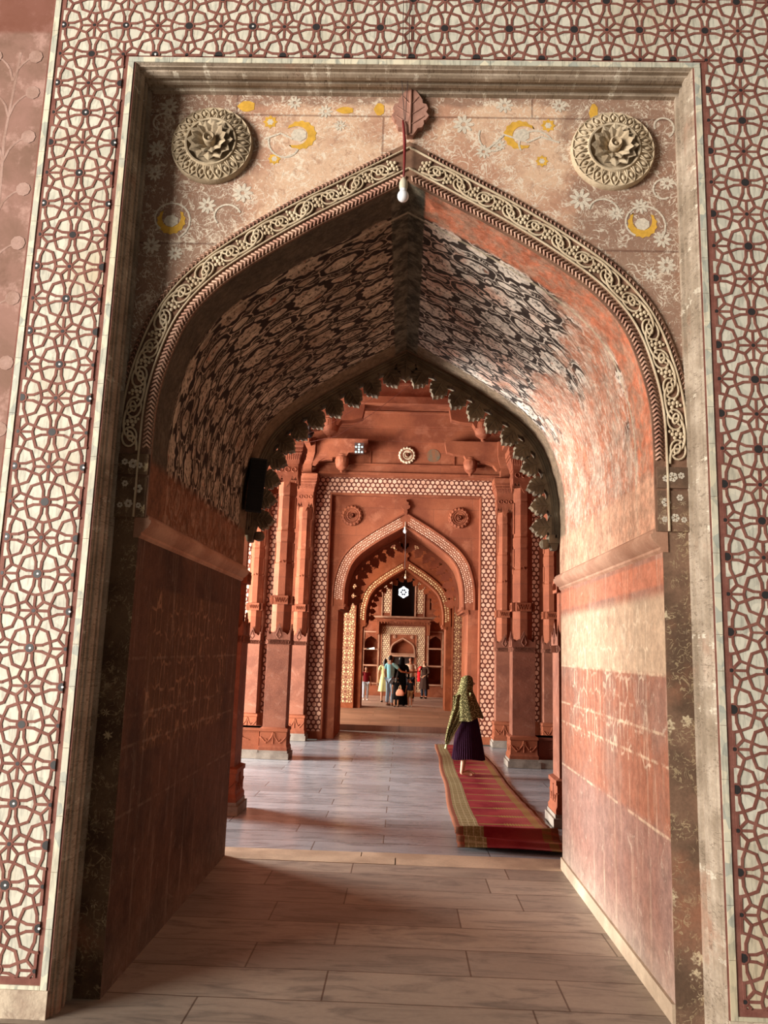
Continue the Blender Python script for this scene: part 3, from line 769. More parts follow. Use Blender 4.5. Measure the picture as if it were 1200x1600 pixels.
# carved rosettes of the near spandrels
def rosette(x, y, z, r, mats, name, label, group=None, fine=True, cat='rosette'):
    root = empty(name, (x, y, z), 0, label, cat, group)
    n = 40
    mb = MB(); prof = [(r, 0), (r, -.10*r), (r*.97, -.16*r), (r*.93, -.13*r), (r*.66, -.20*r), (r*.62, -.27*r), (r*.58, -.26*r), (r*.55, -.14*r), (r*.2, -.12*r)]
    mb.lathe(prof, n, axis='y'); mb.build('disc', mats[0], root, smooth=30)
    mb = MB(); m_ = 24
    for i in range(m_):
        R_ = RY(2*pi*i/m_)
        if fine:
            mb.tube([(-.055*r, -.25*r, .66*r), (-.10*r, -.20*r, .80*r), (-.05*r, -.16*r, .90*r), (0, -.15*r, .96*r), (.05*r, -.16*r, .90*r), (.10*r, -.20*r, .80*r), (.055*r, -.25*r, .66*r)], .018*r, 4, T=R_)
            mb.ball((0, -.20*r, .80*r), (.045*r, .03*r, .07*r), 6, 4, R_)
    if not fine:
        mb = MB(); rings = []
        for rr, yy, am_ in ((.66, -.16, 0), (.68, -.24, .0), (.80, -.26, .03), (.92, -.20, .05), (.95, -.12, .02)):
            rings.append([(rr*r*(1+am_*cos(16*a))*cos(a), yy*r*(1+am_*2*cos(16*a)), rr*r*(1+am_*cos(16*a))*sin(a)) for a in [2*pi*i/96 for i in range(96)]])
        mb.stack(rings, False)
    mb.build('outer_petals', mats[1], root, smooth=True)
    if not fine:
        mb = MB(); rings = []
        for rr, yy in ((.56, -.10), (.54, -.20), (.36, -.22), (.30, -.12), (.24, -.12), (.20, -.3)):
            rings.append([(rr*r*(1+.10*abs(cos(5*a)))*cos(a), yy*r, rr*r*(1+.10*abs(cos(5*a)))*sin(a)) for a in [2*pi*i/60 for i in range(60)]])
        mb.stack(rings, False); mb.build('inner_petals', mats[1], root, smooth=30)
    mb = MB(); m_ = 12
    for lay, (rr, hh, rot) in enumerate(((.50, .20, 0), (.38, .30, pi/12)) if fine else ()):
        for i in range(m_):
            R_ = RY(2*pi*i/m_+rot); w = rr*r*.27
            v = [(-.02*r, -.12*r-hh*.2*r, .10*r), (-w*.8, -(.12+hh*.5)*r, rr*r*.6), (-w, -(.14+hh*.8)*r, rr*r*.85), (0, -(.14+hh)*r, rr*r*1.12), (w, -(.14+hh*.8)*r, rr*r*.85), (w*.8, -(.12+hh*.5)*r, rr*r*.6), (.02*r, -.12*r-hh*.2*r, .10*r), (0, -(.17+hh*.7)*r, rr*r*.75), (0, -(.10+hh*.4)*r, rr*r*.9)]
            mb.add(v, [(0,1,7,6), (1,2,3,7), (7,3,4,5), (6,7,5)], R_)
            v2 = [(a, b+.03*r, c_) for a, b, c_ in v]; mb.add(v2, [(6,7,1,0), (7,3,2,1), (5,4,3,7), (5,7,6)], R_)
    if fine: mb.build('inner_petals', mats[1], root, smooth=20)
    mb = MB(); mb.lathe([(.15*r, -.10*r), (.15*r, -.42*r), (.12*r, -.46*r), (.10*r, -.44*r), (.07*r, -.34*r), (.05*r, -.34*r), (.04*r, -.40*r), (.01*r, -.42*r)], 18, axis='y')
    mb.build('centre_boss', mats[0], root, smooth=30)
    return root
rosette(-1.26, .25, 5.035, .262, (ROSE, ROSE), 'carved_rosette', 'large round cream stone rosette with carved petals, left corner above the nearest arch')
rosette(1.28, .25, 5.035, .262, (CREAM, CREAM), 'carved_rosette', 'large round cream stone rosette with carved petals, right corner above the nearest arch')

# passage behind the near arch: vault, jambs, ledges
YB = 3.28; YV = 3.12
mb = MB(); fine = resample(AM.p, 64); cc = both(fine); L = [0]
for a, b in zip(cc, cc[1:]): L.append(L[-1]+hypot(b[0]-a[0], b[1]-a[1]))
half_len = L[-1]/2; NY = 24; uvs = []
for k in range(NY+1):
    for i, (x, z) in enumerate(cc): mb.v.append((x, .25+(YV-.25)*k/NY, z)); uvs.append((L[i]-half_len, .25+(YV-.25)*k/NY))
n_ = len(cc)
for k in range(NY):
    for i in range(n_-1): mb.f.append((k*n_+i, (k+1)*n_+i, (k+1)*n_+i+1, k*n_+i+1)); mb.m.append(0)
mb.build('ceiling', VAULT, None, ST, smooth=40, uvf=lambda i, p: uvs[i])
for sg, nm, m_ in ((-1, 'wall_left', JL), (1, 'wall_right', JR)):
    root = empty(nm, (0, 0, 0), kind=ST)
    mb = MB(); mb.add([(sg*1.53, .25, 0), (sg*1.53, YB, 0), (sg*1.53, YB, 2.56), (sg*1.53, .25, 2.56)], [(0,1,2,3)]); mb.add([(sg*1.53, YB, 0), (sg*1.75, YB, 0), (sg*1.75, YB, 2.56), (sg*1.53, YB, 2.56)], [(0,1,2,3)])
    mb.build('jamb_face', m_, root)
    mb = MB(); x = lambda d: sg*d
    prof = [(1.53, 2.50), (1.515, 2.515), (1.515, 2.53), (1.50, 2.54), (1.475, 2.565), (1.462, 2.59), (1.462, 2.605), (1.475, 2.61), (1.475, 2.625), (1.49, 2.64)]
    v = [(sg*a, y, z) for y in (.243, YB+.02) for a, z in prof] ; n2 = len(prof)
    mb.add(v, [(i, i+1, n2+i+1, n2+i) for i in range(n2-1)]); mb.add([(sg*a, .243, z) for a, z in prof]+[(sg*1.56, .243, 2.64), (sg*1.56, .243, 2.50)], [tuple(range(n2+2))]); mb.add([(sg*a, YB+.02, z) for a, z in prof]+[(sg*1.56, YB+.02, 2.64), (sg*1.56, YB+.02, 2.50)], [tuple(range(n2+2))])
    mb.build('impost_moulding', LEDGE, root, smooth=30)
    if sg > 0:
        mb = MB(); mb.box(1.512, 1.53, .25, YB, 0, .10); mb.build('jamb_foot', PALE, root)

# back of this wall, seen only past the edges
mb = MB(); AMB = ArchMap(1.49, 3.0, 4.82, 2.62)
wall_with_arch(mb, -6.0, 6.0, 7.4, 3.29, 1.49, AMB, flip=True, jamb=1.53)
mb.build('wall_back', REDP, None, ST)

# ------------------------------------------------------------------ cusped fringes
def leaf_outline(w, l):
    h = [(.52, -.1), (.50, .04), (.30, .10), (.24, .18), (.36, .22), (.46, .30), (.50, .42), (.38, .46), (.42, .58), (.36, .70), (.24, .70), (.20, .84), (.10, .88), (0, 1.0)]
    return [(x*w, -z*l) for x, z in h] + [(-x*w, -z*l) for x, z in reversed(h[:-1])]
def fringe(name, half, zs, za, zb, y, depth, nleaf, ring, ll, mats, label, z_off=0.0, cx=0.0, detail=True):
    root = empty(name, (cx, y, z_off), 0, label, 'cusped arch')
    am = ArchMap(half, zs, za, zb)
    mb = MB(); arch_sweep(mb, am, [(0.0, -.02), (-ring*.25, -.02), (-ring*.30, .0), (-ring*.45, .0), (-ring*.5, .02), (-ring*.75, .02), (-ring*.8, .04), (-ring, .04), (-ring, depth+.02)], 60)
    mb.build('arch_rib', mats[0], root)
    s = 0.02; step = (am.L-.02)/(nleaf+.5)
    for sg in (-1, 1):
        for k in range(nleaf+1):
            if k == nleaf and sg > 0: continue
            sc = (k+.5)*step if k < nleaf else am.L
            x, z = am.at(sc, -ring*.92); xa, za_ = am.at(max(sc-.02, 0), -ring*.92); xb, zb2 = am.at(min(sc+.02, am.L), -ring*.92)
            ang = atan2(zb2-za_, xb-xa)            # tangent on the right half, running up to the apex
            if k == nleaf: x, ang = 0.0, pi
            rot = ang-pi                           # 0 when hanging straight down
            if sg < 0: rot = -rot; x = -x
            w = step*(.90 if k < nleaf else 1.0)
            M_ = T(x, 0, z) @ RY(-rot)
            mb = MB(); pts = leaf_outline(w, ll*(1.0 if k < nleaf else 1.15)); mb.prism(pts[::-1], .03, depth, M_)
            if detail:
                mb.tube([(0, .028, -.01), (0, .020, -ll*.5), (0, .028, -ll*.95)], .006, 5, T=M_)
                for q in (.2, .4, .6):
                    for t in (-1, 1): mb.tube([(0, .026, -ll*(q-.08)), (t*w*.2, .022, -ll*(q+.05)), (t*w*.36, .028, -ll*(q+.12))], .004, 4, T=M_)
            mb.build('leaf_cusp', mats[1], root)
    # end buds at the feet
    for sg in (-1, 1):
        x, z = am.at(0.0, -ring*.5); mb = MB()
        mb.box(sg*x-ring*.75, sg*x+ring*.55, .0, depth, z-.05, z+.03)
        mb.prism([(sg*(x-.0)-ring*.6, z-.05), (sg*x-ring*.3, z-.11), (sg*x+ring*.3, z-.11), (sg*x+ring*.5, z-.05)] , .02, depth-.02)
        if detail: mb.lathe([(.012, 0), (.04, .01), (.055, .04), (.05, .07), (.03, .09)], 12, T(sg*(x-ring*1.1), depth*.5, z-.10))
        mb.build('end_bud', mats[1], root, smooth=25)
    return root
fringe('cusped_arch', 1.485, 3.0, 4.80, 2.98, 3.12, .15, 11, .075, .19, (OLIVE, OLIVE2), 'grey-brown stone fringe of leaf-shaped cusps hanging in the nearest arch passage')

# ------------------------------------------------------------------ halls beyond: walls two and three
def star_or_hex(mb, R, kind, y, p):
    if kind == 'hex': hex_band(mb, R, R[0]+(R[1]-R[0])/2, R[2], p, y)
    else: star_band(mb, [R], (R[0]+R[1])/2, R[2]+.1, p, p, y-0.002, w=p*.12)
def inner_wall(nm, trims, y0, y1, cx, z0, half, zs, za, zb, jamb, band, rin, rtop, lat, kind, pitch, mats, archmat, fr):
    """one transverse wall with an arched passage; all heights are real heights above the near floor"""
    root = empty(nm, (cx, 0, 0), kind=ST); am = ArchMap(half, zs, za, zb); rec = .13
    mb = MB()
    c = both(am.p)
    for (xa, z_a), (xb, z_b) in zip(c, c[1:]):
        if abs(xb-xa) > 1e-7: mb.add([(xa,y0+rec,z_a),(xb,y0+rec,z_b),(xb,y0+rec,rtop),(xa,y0+rec,rtop)], [(0,1,2,3)])
    for s in (-1, 1):
        a, b = sorted((s*half, s*rin)); mb.add([(a,y0+rec,zb),(b,y0+rec,zb),(b,y0+rec,rtop),(a,y0+rec,rtop)], [(0,1,2,3)])
        a, b = sorted((s*jamb, s*rin)); mb.add([(a,y0+rec,z0),(b,y0+rec,z0),(b,y0+rec,zb),(a,y0+rec,zb)], [(0,1,2,3)])
        mb.add([(s*jamb,y0+rec,z0),(s*jamb,y1,z0),(s*jamb,y1,zb),(s*jamb,y0+rec,zb)], [(0,1,2,3)])
        mb.box(min(s*jamb, s*half)-.0 if s > 0 else s*max(jamb, half), (s*max(jamb, half)) if s > 0 else -min(jamb, half), y0+rec-.01, y1, zb-.06, zb)
        mb.prism([(s*(half-.03), zb), (s*(half-.03), zb+.05), (s*(half+.12), zb+.05), (s*(jamb+.02), zb-.10)] if s < 0 else [(s*(jamb+.02), zb-.10), (s*(half+.12), zb+.05), (s*(half-.03), zb+.05), (s*(half-.03), zb)], y0+rec-.015, y1)
    arch_sweep(mb, am, [(0, y0+rec), (0, y1)], 60)
    xo = lat[1]+.06
    for s in (-1, 1):
        a, b = sorted((s*rin, s*6.2)); mb.add([(a,y0,z0),(b,y0,z0),(b,y0,7.4),(a,y0,7.4)], [(0,1,2,3)])
    mb.add([(-rin,y0,rtop),(rin,y0,rtop),(rin,y0,7.4),(-rin,y0,7.4)], [(0,1,2,3)])
    wall_with_arch(mb, -6.2, 6.2, 7.4, y1, half, am, flip=True, jamb=jamb, z0=z0)
    mb.build('wall_face', mats[0], root)
    mb = MB(); u_sweep(mb, [(-.035,y0-.004),(-.03,y0-.012),(0,y0-.012),(.004,y0+.02),(.014,y0+.03),(.014,y0+rec)], hw=rin, top=rtop, z0=z0)
    mb.build('frame_moulding', mats[3], root, smooth=25)
    mb = MB()
    for s in (-1, 1):
        a, b = sorted((s*lat[0], s*lat[1])); star_or_hex(mb, (a, b, z0+.16, lat[2]), kind, y0-.004, pitch)
    star_or_hex(mb, (-lat[1], lat[1], lat[2], lat[3]), kind, y0-.004, pitch)
    ms = [STRAPD, mats[1]] if kind == 'hex' else [mats[1], mats[4], mats[4], mats[1]]
    mb.build('inlay_band', ms, root)
    mb = MB(); mb.cur = 0; arch_sweep(mb, am, [(0, y0+rec), (0, y0+rec-.03), (.03, y0+rec-.03), (.035, y0+rec-.018), (band, y0+rec-.018), (band+.005, y0+rec-.045), (band+.035, y0+rec-.045), (band+.04, y0+rec)], 70)
    hex_arch(mb, am, .04, band-.005, .16, pitch*.42 if kind == 'hex' else pitch*.32, y0+rec-.019)
    mb.build('archivolt', [mats[3], archmat], root)
    # leaf finial over the arch
    zt = za+band*1.13+.02; mb = MB()
    pts = [(.03,zt-.03),(.045,zt+.05),(.03,zt+.08),(.09,zt+.12),(.10,zt+.17),(.06,zt+.19),(.065,zt+.24),(.02,zt+.27),(0,zt+.31)]
    mb.prism([(x, z) for x, z in pts]+[(-x, z) for x, z in reversed(pts[:-1])], y0+rec-.06, y0+rec)
    mb.build('leaf_finial', mats[3], root)
    return am
inner_wall('wall_middle', 0, 12.85, 14.75, 0.02, 0.0, 1.28, 2.9, 4.56, 2.78, 1.40, .235, 1.63, 5.22, (1.665, 1.965, 5.26, 5.60), 'hex', .105, (RED, PINKW, 0, REDP, STRAPD), PINKW, None)
inner_wall('wall_far', 0, 20.1, 21.3, 0.06, 0.13, 1.18, 2.75, 4.36, 2.62, 1.27, .20, 1.47, 4.88, (1.50, 1.93, 4.93, 5.33), 'star', .215, (REDP, YELW, 0, REDP, STRAP), YELW, None)
fringe('cusped_arch', 1.275, 2.9, 4.56, 2.86, 14.2, .10, 9, .06, .30, (REDP, REDP), 'red sandstone fringe of leaf cusps hanging in the middle arch', cx=.02, detail=False)
fringe('cusped_arch', 1.175, 2.75, 4.36, 2.74, 21.0, .10, 9, .05, .22, (REDP, REDP), 'small red fringe of leaf cusps inside the farthest arch', cx=.06, detail=False)
rosette(-1.16, 12.98, 4.77, .235, (REDP, REDP), 'carved_rosette', 'red sandstone rosette left of the middle arch point, above the hall doorway', fine=False)
rosette(1.20, 12.98, 4.78, .235, (REDP, REDP), 'carved_rosette', 'red sandstone rosette right of the middle arch point, above the hall doorway', fine=False)
rosette(0.02, 12.85, 6.13, .20, (REDP, CREAM), 'carved_rosette', 'small cream and red rosette centred high on the wall above the middle arch', fine=False)
rosette(-0.99, 20.23, 4.50, .20, (REDP, REDP), 'carved_rosette', 'small shallow orange rosette left above the farthest arch', fine=False)
rosette(1.11, 20.23, 4.54, .20, (REDP, REDP), 'carved_rosette', 'small shallow orange rosette right above the farthest arch', fine=False)

# cornices and blind panels of the middle wall
tr4 = empty('trim_4', (0, 0, 0), kind=ST)
mb = MB()
for z0_, z1_, d in ((5.66, 5.72, .05), (5.88, 5.92, .04), (6.43, 6.70, .10), (6.70, 6.74, .16), (6.74, 7.02, .20), (7.02, 7.06, .26)): mb.box(-5, 5, 12.85-d, 12.85, z0_, z1_)
for x in (-.79, 1.06, ): mb.box(x-.01, x+.01, 12.83, 12.85, 5.92, 6.43)
mb.build('cornice', REDP, tr4)
mb = MB()
for s in (-1, 1):
    for a, b in ((2.60, 2.92), (3.32, 3.60)):
        x0, x1 = sorted((s*a, s*b)); hex_band(mb, (x0, x1, .5, 5.2), x0, .5, .105, 12.84)
mb.build('side_inlay_band', [STRAPD, PINKW], tr4)
mb = MB(); P = ngon(.60, 6.14, .15, 20); mb.add([(a, 12.845, b) for a, b in P], [tuple(range(20))])
mb.build('painted_roundel', stone('faded_roundel_paint', (128, 84, 58), (96, 92, 76), 7, .9, .2), tr4)

# columns ------------------------------------------------------------
SHAFT = stone('worn_shaft_stone', (132, 82, 62), (108, 64, 48), 2.2, 0.8, 0.5, c3=(140, 98, 80))
def sq_ring(w, z, c=0.0):
    if c <= 0: c = 0.002
    return [(w-c,-w,z),(w,-w+c,z),(w,w-c,z),(w-c,w,z),(-w+c,w,z),(-w,w-c,z),(-w,-w+c,z),(-w+c,-w,z)]
def face_plates(mb, pts, w, y_off, th=.014):
    for k in range(4):
        mb.prism(pts, -w-y_off-th, -w-y_off+.002, RZ(k*pi/2))
def make_column(name, label, loc, w=.19, group=None, zc=5.15, plinth=True):
    r = empty(name, loc, 0, label, 'column', group)
    mb = MB(); mb.box(-w*1.42, w*1.42, -w*1.42, w*1.42, 0, .10); mb.box(-w*1.3, w*1.3, -w*1.3, w*1.3, .10, .14)
    mb.build('plinth', GREY, r)
    mb = MB(); mb.stack([sq_ring(w*1.26, .14), sq_ring(w*1.26, .19), sq_ring(w*1.18, .22), sq_ring(w*1.16, .44), sq_ring(w*1.24, .455), sq_ring(w*1.24, .50), sq_ring(w*1.0, .52)])
    for k in range(4):                                     # carved tulip lines on each face
        R_ = RZ(k*pi/2); y = -w*1.17
        mb.tube([(0, y, .25), (0, y, .44)], .013, 5, T=R_)
        for t in (-1, 1):
            mb.tube([(t*.012, y, .43), (t*.03, y, .36), (t*w*.45, y, .29), (t*w*.62, y, .33)], .011, 5, T=R_); mb.tube([(t*w*1.1, y, .36), (t*w*.85, y, .31), (t*w*.62, y, .26)], .011, 5, T=R_)
            mb.ball((t*w*.62, y, .27), (.02, .014, .02), 6, 4, R_)
    mb.build('base', REDP, r, smooth=20)
    mb = MB(); mb.stack([sq_ring(w, .52), sq_ring(w, 2.03)])
    a = w
    crown = [(-a, 2.0), (a, 2.0), (a, 2.17), (a*.78, 2.09), (a*.5, 2.13), (a*.33, 2.14), (0, 2.28), (-a*.33, 2.14), (-a*.5, 2.13), (-a*.78, 2.09), (-a, 2.17)]
    face_plates(mb, [(x*1.04, z) for x, z in crown], w, -.006, .02)
    for k in range(4):                                     # knotted band under the crown
        R_ = RZ(k*pi/2); n = 7
        for t in (0, 1): mb.tube([(-w+2*w*i/(n*2), -w-.016, 1.96+.035*((-1)**(i+t))) for i in range(n*2+1)], .009, 4, T=R_)
        mb.tube([(-.045, -w-.016, 2.08), (0, -w-.02, 2.20), (.045, -w-.016, 2.08), (0, -w-.02, 2.02), (-.045, -w-.016, 2.08)], .008, 4, T=R_)
    mb.build('lower_shaft', SHAFT, r)
    top = zc-.55; o = w*.86; c = w*.54; mb = MB()
    zz = [(2.03, .98), (2.62, .98), (3.34, .98), (3.36, .90), (3.75, .90), (3.80, .97), (3.92, .97), (3.95, .88), (top-.04, .88), (top, .94), (top+.2, .94)]
    mb.stack([sq_ring(o*k, z, c*k) for z, k in zz])
    for k in range(4):                                     # stepped fillets on the flat faces
        R_ = RZ(k*pi/2); g = w*.31
        for z0_, z1_ in ((2.8, 3.3), (3.40, 3.72), (4.0, top-.06)): mb.box(-g, g, -o*.985-.0, -o*.86, z0_, z1_, R_)
        mb.prism([(-g, 3.28), (g, 3.28), (g*1.05, 3.38), (g*.5, 3.35), (0, 3.40), (-g*.5, 3.35), (-g*1.05, 3.38)], -o*1.02, -o*.9, R_)
    mb.build('upper_shaft', RED, r)
    mb = MB(); mb.stack([sq_ring(o*1.04, 2.62, c*1.0), sq_ring(o*1.08, 2.63, c*.9), sq_ring(o*1.08, 2.76, c*.9), sq_ring(o*1.04, 2.77, c*1.0)])
    for k in range(4):
        R_ = RZ(k*pi/2)
        mb.tube([(-w*.5+w*i/8, -o*1.125, 2.695+.025*((-1)**i)) for i in range(9)], .007, 4, T=R_); mb.box(-w*.66, w*.66, -o*1.20, -o*.9, 2.62, 2.77, R_)
        mb.tube([(-w*.55+w*1.1*i/10, -o*1.205, 2.695+.035*((-1)**i)) for i in range(11)], .009, 4, T=R_)
    mb.build('ring_band', REDP, r)
    # capital: carved collar with hanging points, then the flared block
    mb = MB(); b = w*.98; z1 = zc-.02; z0_ = zc-.36
    mb.stack([sq_ring(b, z0_+.10), sq_ring(b, z1)])
    col = [(b, z1), (-b, z1), (-b, z0_+.02), (-b*.85, z0_+.10), (-b*.62, z0_+.04), (-b*.5, z0_+.12), (-b*.28, z0_-.0), (0, z0_-.09), (b*.28, z0_), (b*.5, z0_+.12), (b*.62, z0_+.04), (b*.85, z0_+.10), (b, z0_+.02)]
    face_plates(mb, col[::-1], b, -.008, .016)
    for k in range(4):
        R_ = RZ(k*pi/2)
        for i in (-1, 0, 1): mb.tube([(i*b*.62+b*.22*cos(q), -b-.012, zc-.13+b*.22*sin(q)) for q in [2*pi*j/8 for j in range(8)]], .009, 4, closed=True, T=R_)
    mb.stack([sq_ring(b*1.08, zc-.02), sq_ring(b*1.12, zc+.04), sq_ring(b*1.3, zc+.15), sq_ring(b*1.36, zc+.17), sq_ring(b*1.36, zc+.20), sq_ring(b*1.42, zc+.22), sq_ring(b*1.42, zc+.27), sq_ring(b*1.48, zc+.30), sq_ring(b*1.48, zc+.37), sq_ring(b*1.2, zc+.40)])
    for k in range(4):
        R_ = RZ(k*pi/2)
        for i in range(12):
            x = -b*1.2+b*2.4*i/11; mb.prism([(x-.012, zc+.20), (x+.012, zc+.20), (x, zc+.165)][::-1], -b*1.40, -b*1.33, R_); mb.box(x-.009, x+.009, -b*1.44, -b*1.40, zc+.225, zc+.265, R_)
            x2 = x*.9; mb.tube([(x2*.97, -b*1.14, zc+.05), (x2*1.04, -b*1.31, zc+.145)], .006, 4, T=R_)
    mb.build('capital', REDP, r, smooth=20)
    return r
def scroll_bracket(mb, x0, x1, z_top, zl, th, y):
    """S shaped corbel from x0 (at the post) reaching to x1 under a beam"""
    d = x1-x0; pts = [(x0, zl), (x0+d*.10, zl-.0), (x0+d*.22, zl+.10), (x0+d*.45, zl+.14), (x0+d*.62, zl+.15), (x0+d*.66, zl+.24), (x0+d*.85, zl+.26), (x0+d*.97, zl+.30), (x1, z_top-.06), (x1, z_top), (x0, z_top)]
    if d < 0: pts = pts[::-1]
    mb.prism(pts, y-th/2, y+th/2)
def add_brackets(r, sg, w, zc, dx, bud_z, reach, zt, lower=.3):
    """post above the capital, corbels toward the middle of the hall, hanging lotus bud"""
    mb = MB(); mb.stack([sq_ring(w*.55, zc+.38), sq_ring(w*.55, zc+.62), sq_ring(w*.75, zc+.72), sq_ring(w*.95, zc+.86), sq_ring(w*.95, zt)])
    mb.build('post', REDP, r)
    mb = MB(); scroll_bracket(mb, -sg*w*.5, -sg*reach, zt, zt-.55, w*1.2, 0)
    scroll_bracket(mb, -sg*(w*.6), -sg*(dx+.05), zt-.16, zt-.62, w*1.0, 0); scroll_bracket(mb, sg*w*.5, sg*(w+.45), zt, zt-.5, w*1.1, 0)
    mb.prism([(-w*.4, zt-.2), (w*.4, zt-.2), (w*.4, zt), (-w*.4, zt)], -w-.4, 0)
    mb.build('bracket', REDP, r)
    mb = MB(); k = w/.19
    mb.lathe([(.01, bud_z-.03), (.045*k, bud_z-.01), (.04*k, bud_z+.02), (.075*k, bud_z+.04), (.135*k, bud_z+.09), (.16*k, bud_z+.17), (.165*k, bud_z+.26), (.155*k, bud_z+.32), (.125*k, bud_z+.34), (.14*k, bud_z+.36), (.12*k, bud_z+.38)], 20, T(-sg*dx, 0, 0))
    for i in range(14):
        a = 2*pi*i/14; mb.tube([(-sg*dx+.06*k*cos(a), .06*k*sin(a), bud_z+.05), (-sg*dx+.160*k*cos(a), .160*k*sin(a), bud_z+.19), (-sg*dx+.163*k*cos(a), .163*k*sin(a), bud_z+.28)], .006, 4)
    mb.box(-sg*dx-.10*k, -sg*dx+.10*k, -.10*k, .10*k, bud_z+.37, zt-.02)
    mb.build('hanging_bud', REDP, r, smooth=30)
cols = {}
for sg, side in ((-1, 'left'), (1, 'right')):
    r = make_column('stone_column', 'tall free-standing red sandstone column with carved capital, nearest on the %s side of the hall' % side, (sg*2.13, 9.88, 0), .195, zc=5.17)
    add_brackets(r, sg, .195, 5.17, .72, 5.72, 1.35, 6.32)
    r = make_column('stone_column', 'red sandstone column against the far hall wall, just %s of the middle arch frame' % side, (sg*2.14, 12.63, 0), .17, zc=5.20)
    add_brackets(r, sg, .17, 5.20, .74, 5.68, 1.3, 6.40)
    make_column('stone_column', 'red sandstone column against the far hall wall, outermost on the %s' % side, (sg*3.12, 12.63, 0), .17, zc=5.20)
    make_column('stone_column', 'red sandstone column of which only the foot shows behind the %s side of the near passage' % side, (sg*2.04, 5.25, 0), .195, zc=5.17)
    # low wall joining the nearest column to the side aisle
    mb = MB(); x0, x1 = sorted((sg*2.38, sg*3.9)); mb.box(x0, x1, 9.70, 10.05, .14, .50); mb.box(x0, x1, 9.66, 10.09, .46, .50)
    mb.tube([(sg*2.75, 9.70, .25), (sg*2.75, 9.70, .45)], .014, 5); mb.tube([(sg*2.75, 9.70, .42), (sg*2.85, 9.70, .33), (sg*2.95, 9.70, .30)], .012, 5); mb.tube([(sg*2.75, 9.70, .42), (sg*2.65, 9.70, .33), (sg*2.55, 9.70, .30)], .012, 5)
    lw = mb.build('low_wall', REDP if sg < 0 else REDD, None, ST)
    mb = MB(); mb.box(x0, x1, 9.62, 10.13, 0, .14); mb.build('low_wall_plinth', GREY, lw)
# cross beam and friezes of the hall
mb = MB(); mb.box(-5, 5, 9.66, 10.1, 6.32, 6.45); mb.build('trim_5', REDP, None, ST)
mb = MB(); mb.box(-5, 5, 9.74, 10.05, 6.45, 7.4); mb.box(-5, 5, 9.70, 10.1, 6.68, 6.72); mb.box(-5, 5, 9.66, 10.1, 6.95, 7.0); mb.build('trim_6', REDP, None, ST)

# small fittings under the hall ceiling
r = empty('dome_camera', (-1.72, 9.3, 5.62), 0, 'small shiny black dome fitting beside the near left column capital', 'camera')
mb = MB(); mb.lathe([(.01, -.09), (.045, -.08), (.07, -.05), (.08, 0)], 18); mb.build('dome', plain('black_gloss', (10, 12, 20), .08, .8), r, smooth=True)
mb = MB(); mb.lathe([(.09, 0), (.09, .03), (.03, .035), (.03, .12), (.03, .13)], 18); mb.box(-.30, .0, -.02, .02, .11, .14); mb.build('mount', plain('dark_fitting', (40, 26, 24), .5), r, smooth=30)
r = empty('flood_lamp', (-1.02, 12.40, 6.16), 0, 'small square lamp with rows of pale bluish dots, high left of the cream rosette', 'lamp')
mb = MB(); mb.box(-.10, .10, 0, .05, -.12, .12); mb.tube([(0, .05, .02), (0, .10, .02)], .02, 6); mb.build('housing', plain('lamp_housing', (70, 52, 48), .5), r)
mb = MB()
for i in range(3):
    for j in range(4):
        if (i+j) % 2 == 0 or i == 1: mb.ball((-.065+.065*i, -.002, -.085+.056*j), (.024, .006, .022), 8, 4)
mb.build('light_dots', emis('lamp_dots', (190, 226, 226), .55), r, smooth=True)
mb = MB(); mb.tube([(-1.8, 9.0, 5.35), (-1.2, 9.0, 5.5), (-.6, 9.1, 5.95), (.1, 9.3, 6.6)], .0045, 4)
tag(mb.build('hanging_wire', plain('dusty_wire', (120, 70, 58), .7), None), 'thin dusty wire sagging across the upper hall, lower of two', 'wire')
mb = MB(); mb.tube([(-1.8, 9.2, 5.55), (-1.3, 9.2, 5.80), (-.7, 9.2, 6.2), (-.55, 9.2, 6.3)], .0035, 4)
tag(mb.build('hanging_wire', bpy.data.materials['dusty_wire'], None), 'thin dusty wire across the upper hall, higher of two', 'wire')

# loudspeaker on the left edge of the near fringe
r = empty('loudspeaker', (-1.375, 2.93, 3.37), radians(14), 'long black box loudspeaker fixed upright under the left cusps of the near passage', 'loudspeaker')
r.rotation_euler = (radians(8), radians(3), radians(14))
BLK = plain('speaker_black', (17, 16, 16), .55, .4); BLK2 = plain('speaker_grille_black', (9, 9, 9), .7, .3)
mb = MB(); mb.stack([[(-.075,-.09,z),(.075,-.09,z),(.06,.09,z),(-.06,.09,z)] for z in (-.25, .25)]); mb.build('cabinet', BLK, r)
mb = MB(); mb.box(-.066, .066, -.098, -.088, -.235, .235)
for i in range(15): mb.box(-.062, .062, -.102, -.098, -.22+.03*i, -.208+.03*i)
mb.build('grille', BLK2, r)
mb = MB(); mb.box(-.02, .02, .05, .19, .12, .16); mb.box(-.02, .02, .05, .19, -.16, -.12); mb.tube([(0, .1, -.2), (0, .1, .2)], .01, 6); mb.build('mounting_bracket', BLK, r)
mb = MB(); mb.tube([(-1.43, 3.02, 3.60), (-1.44, 3.03, 3.75), (-1.46, 3.06, 3.9)], .007, 5)
mb.build('cable', BLK, None, label='short black cable running up from the loudspeaker', cat='cable')

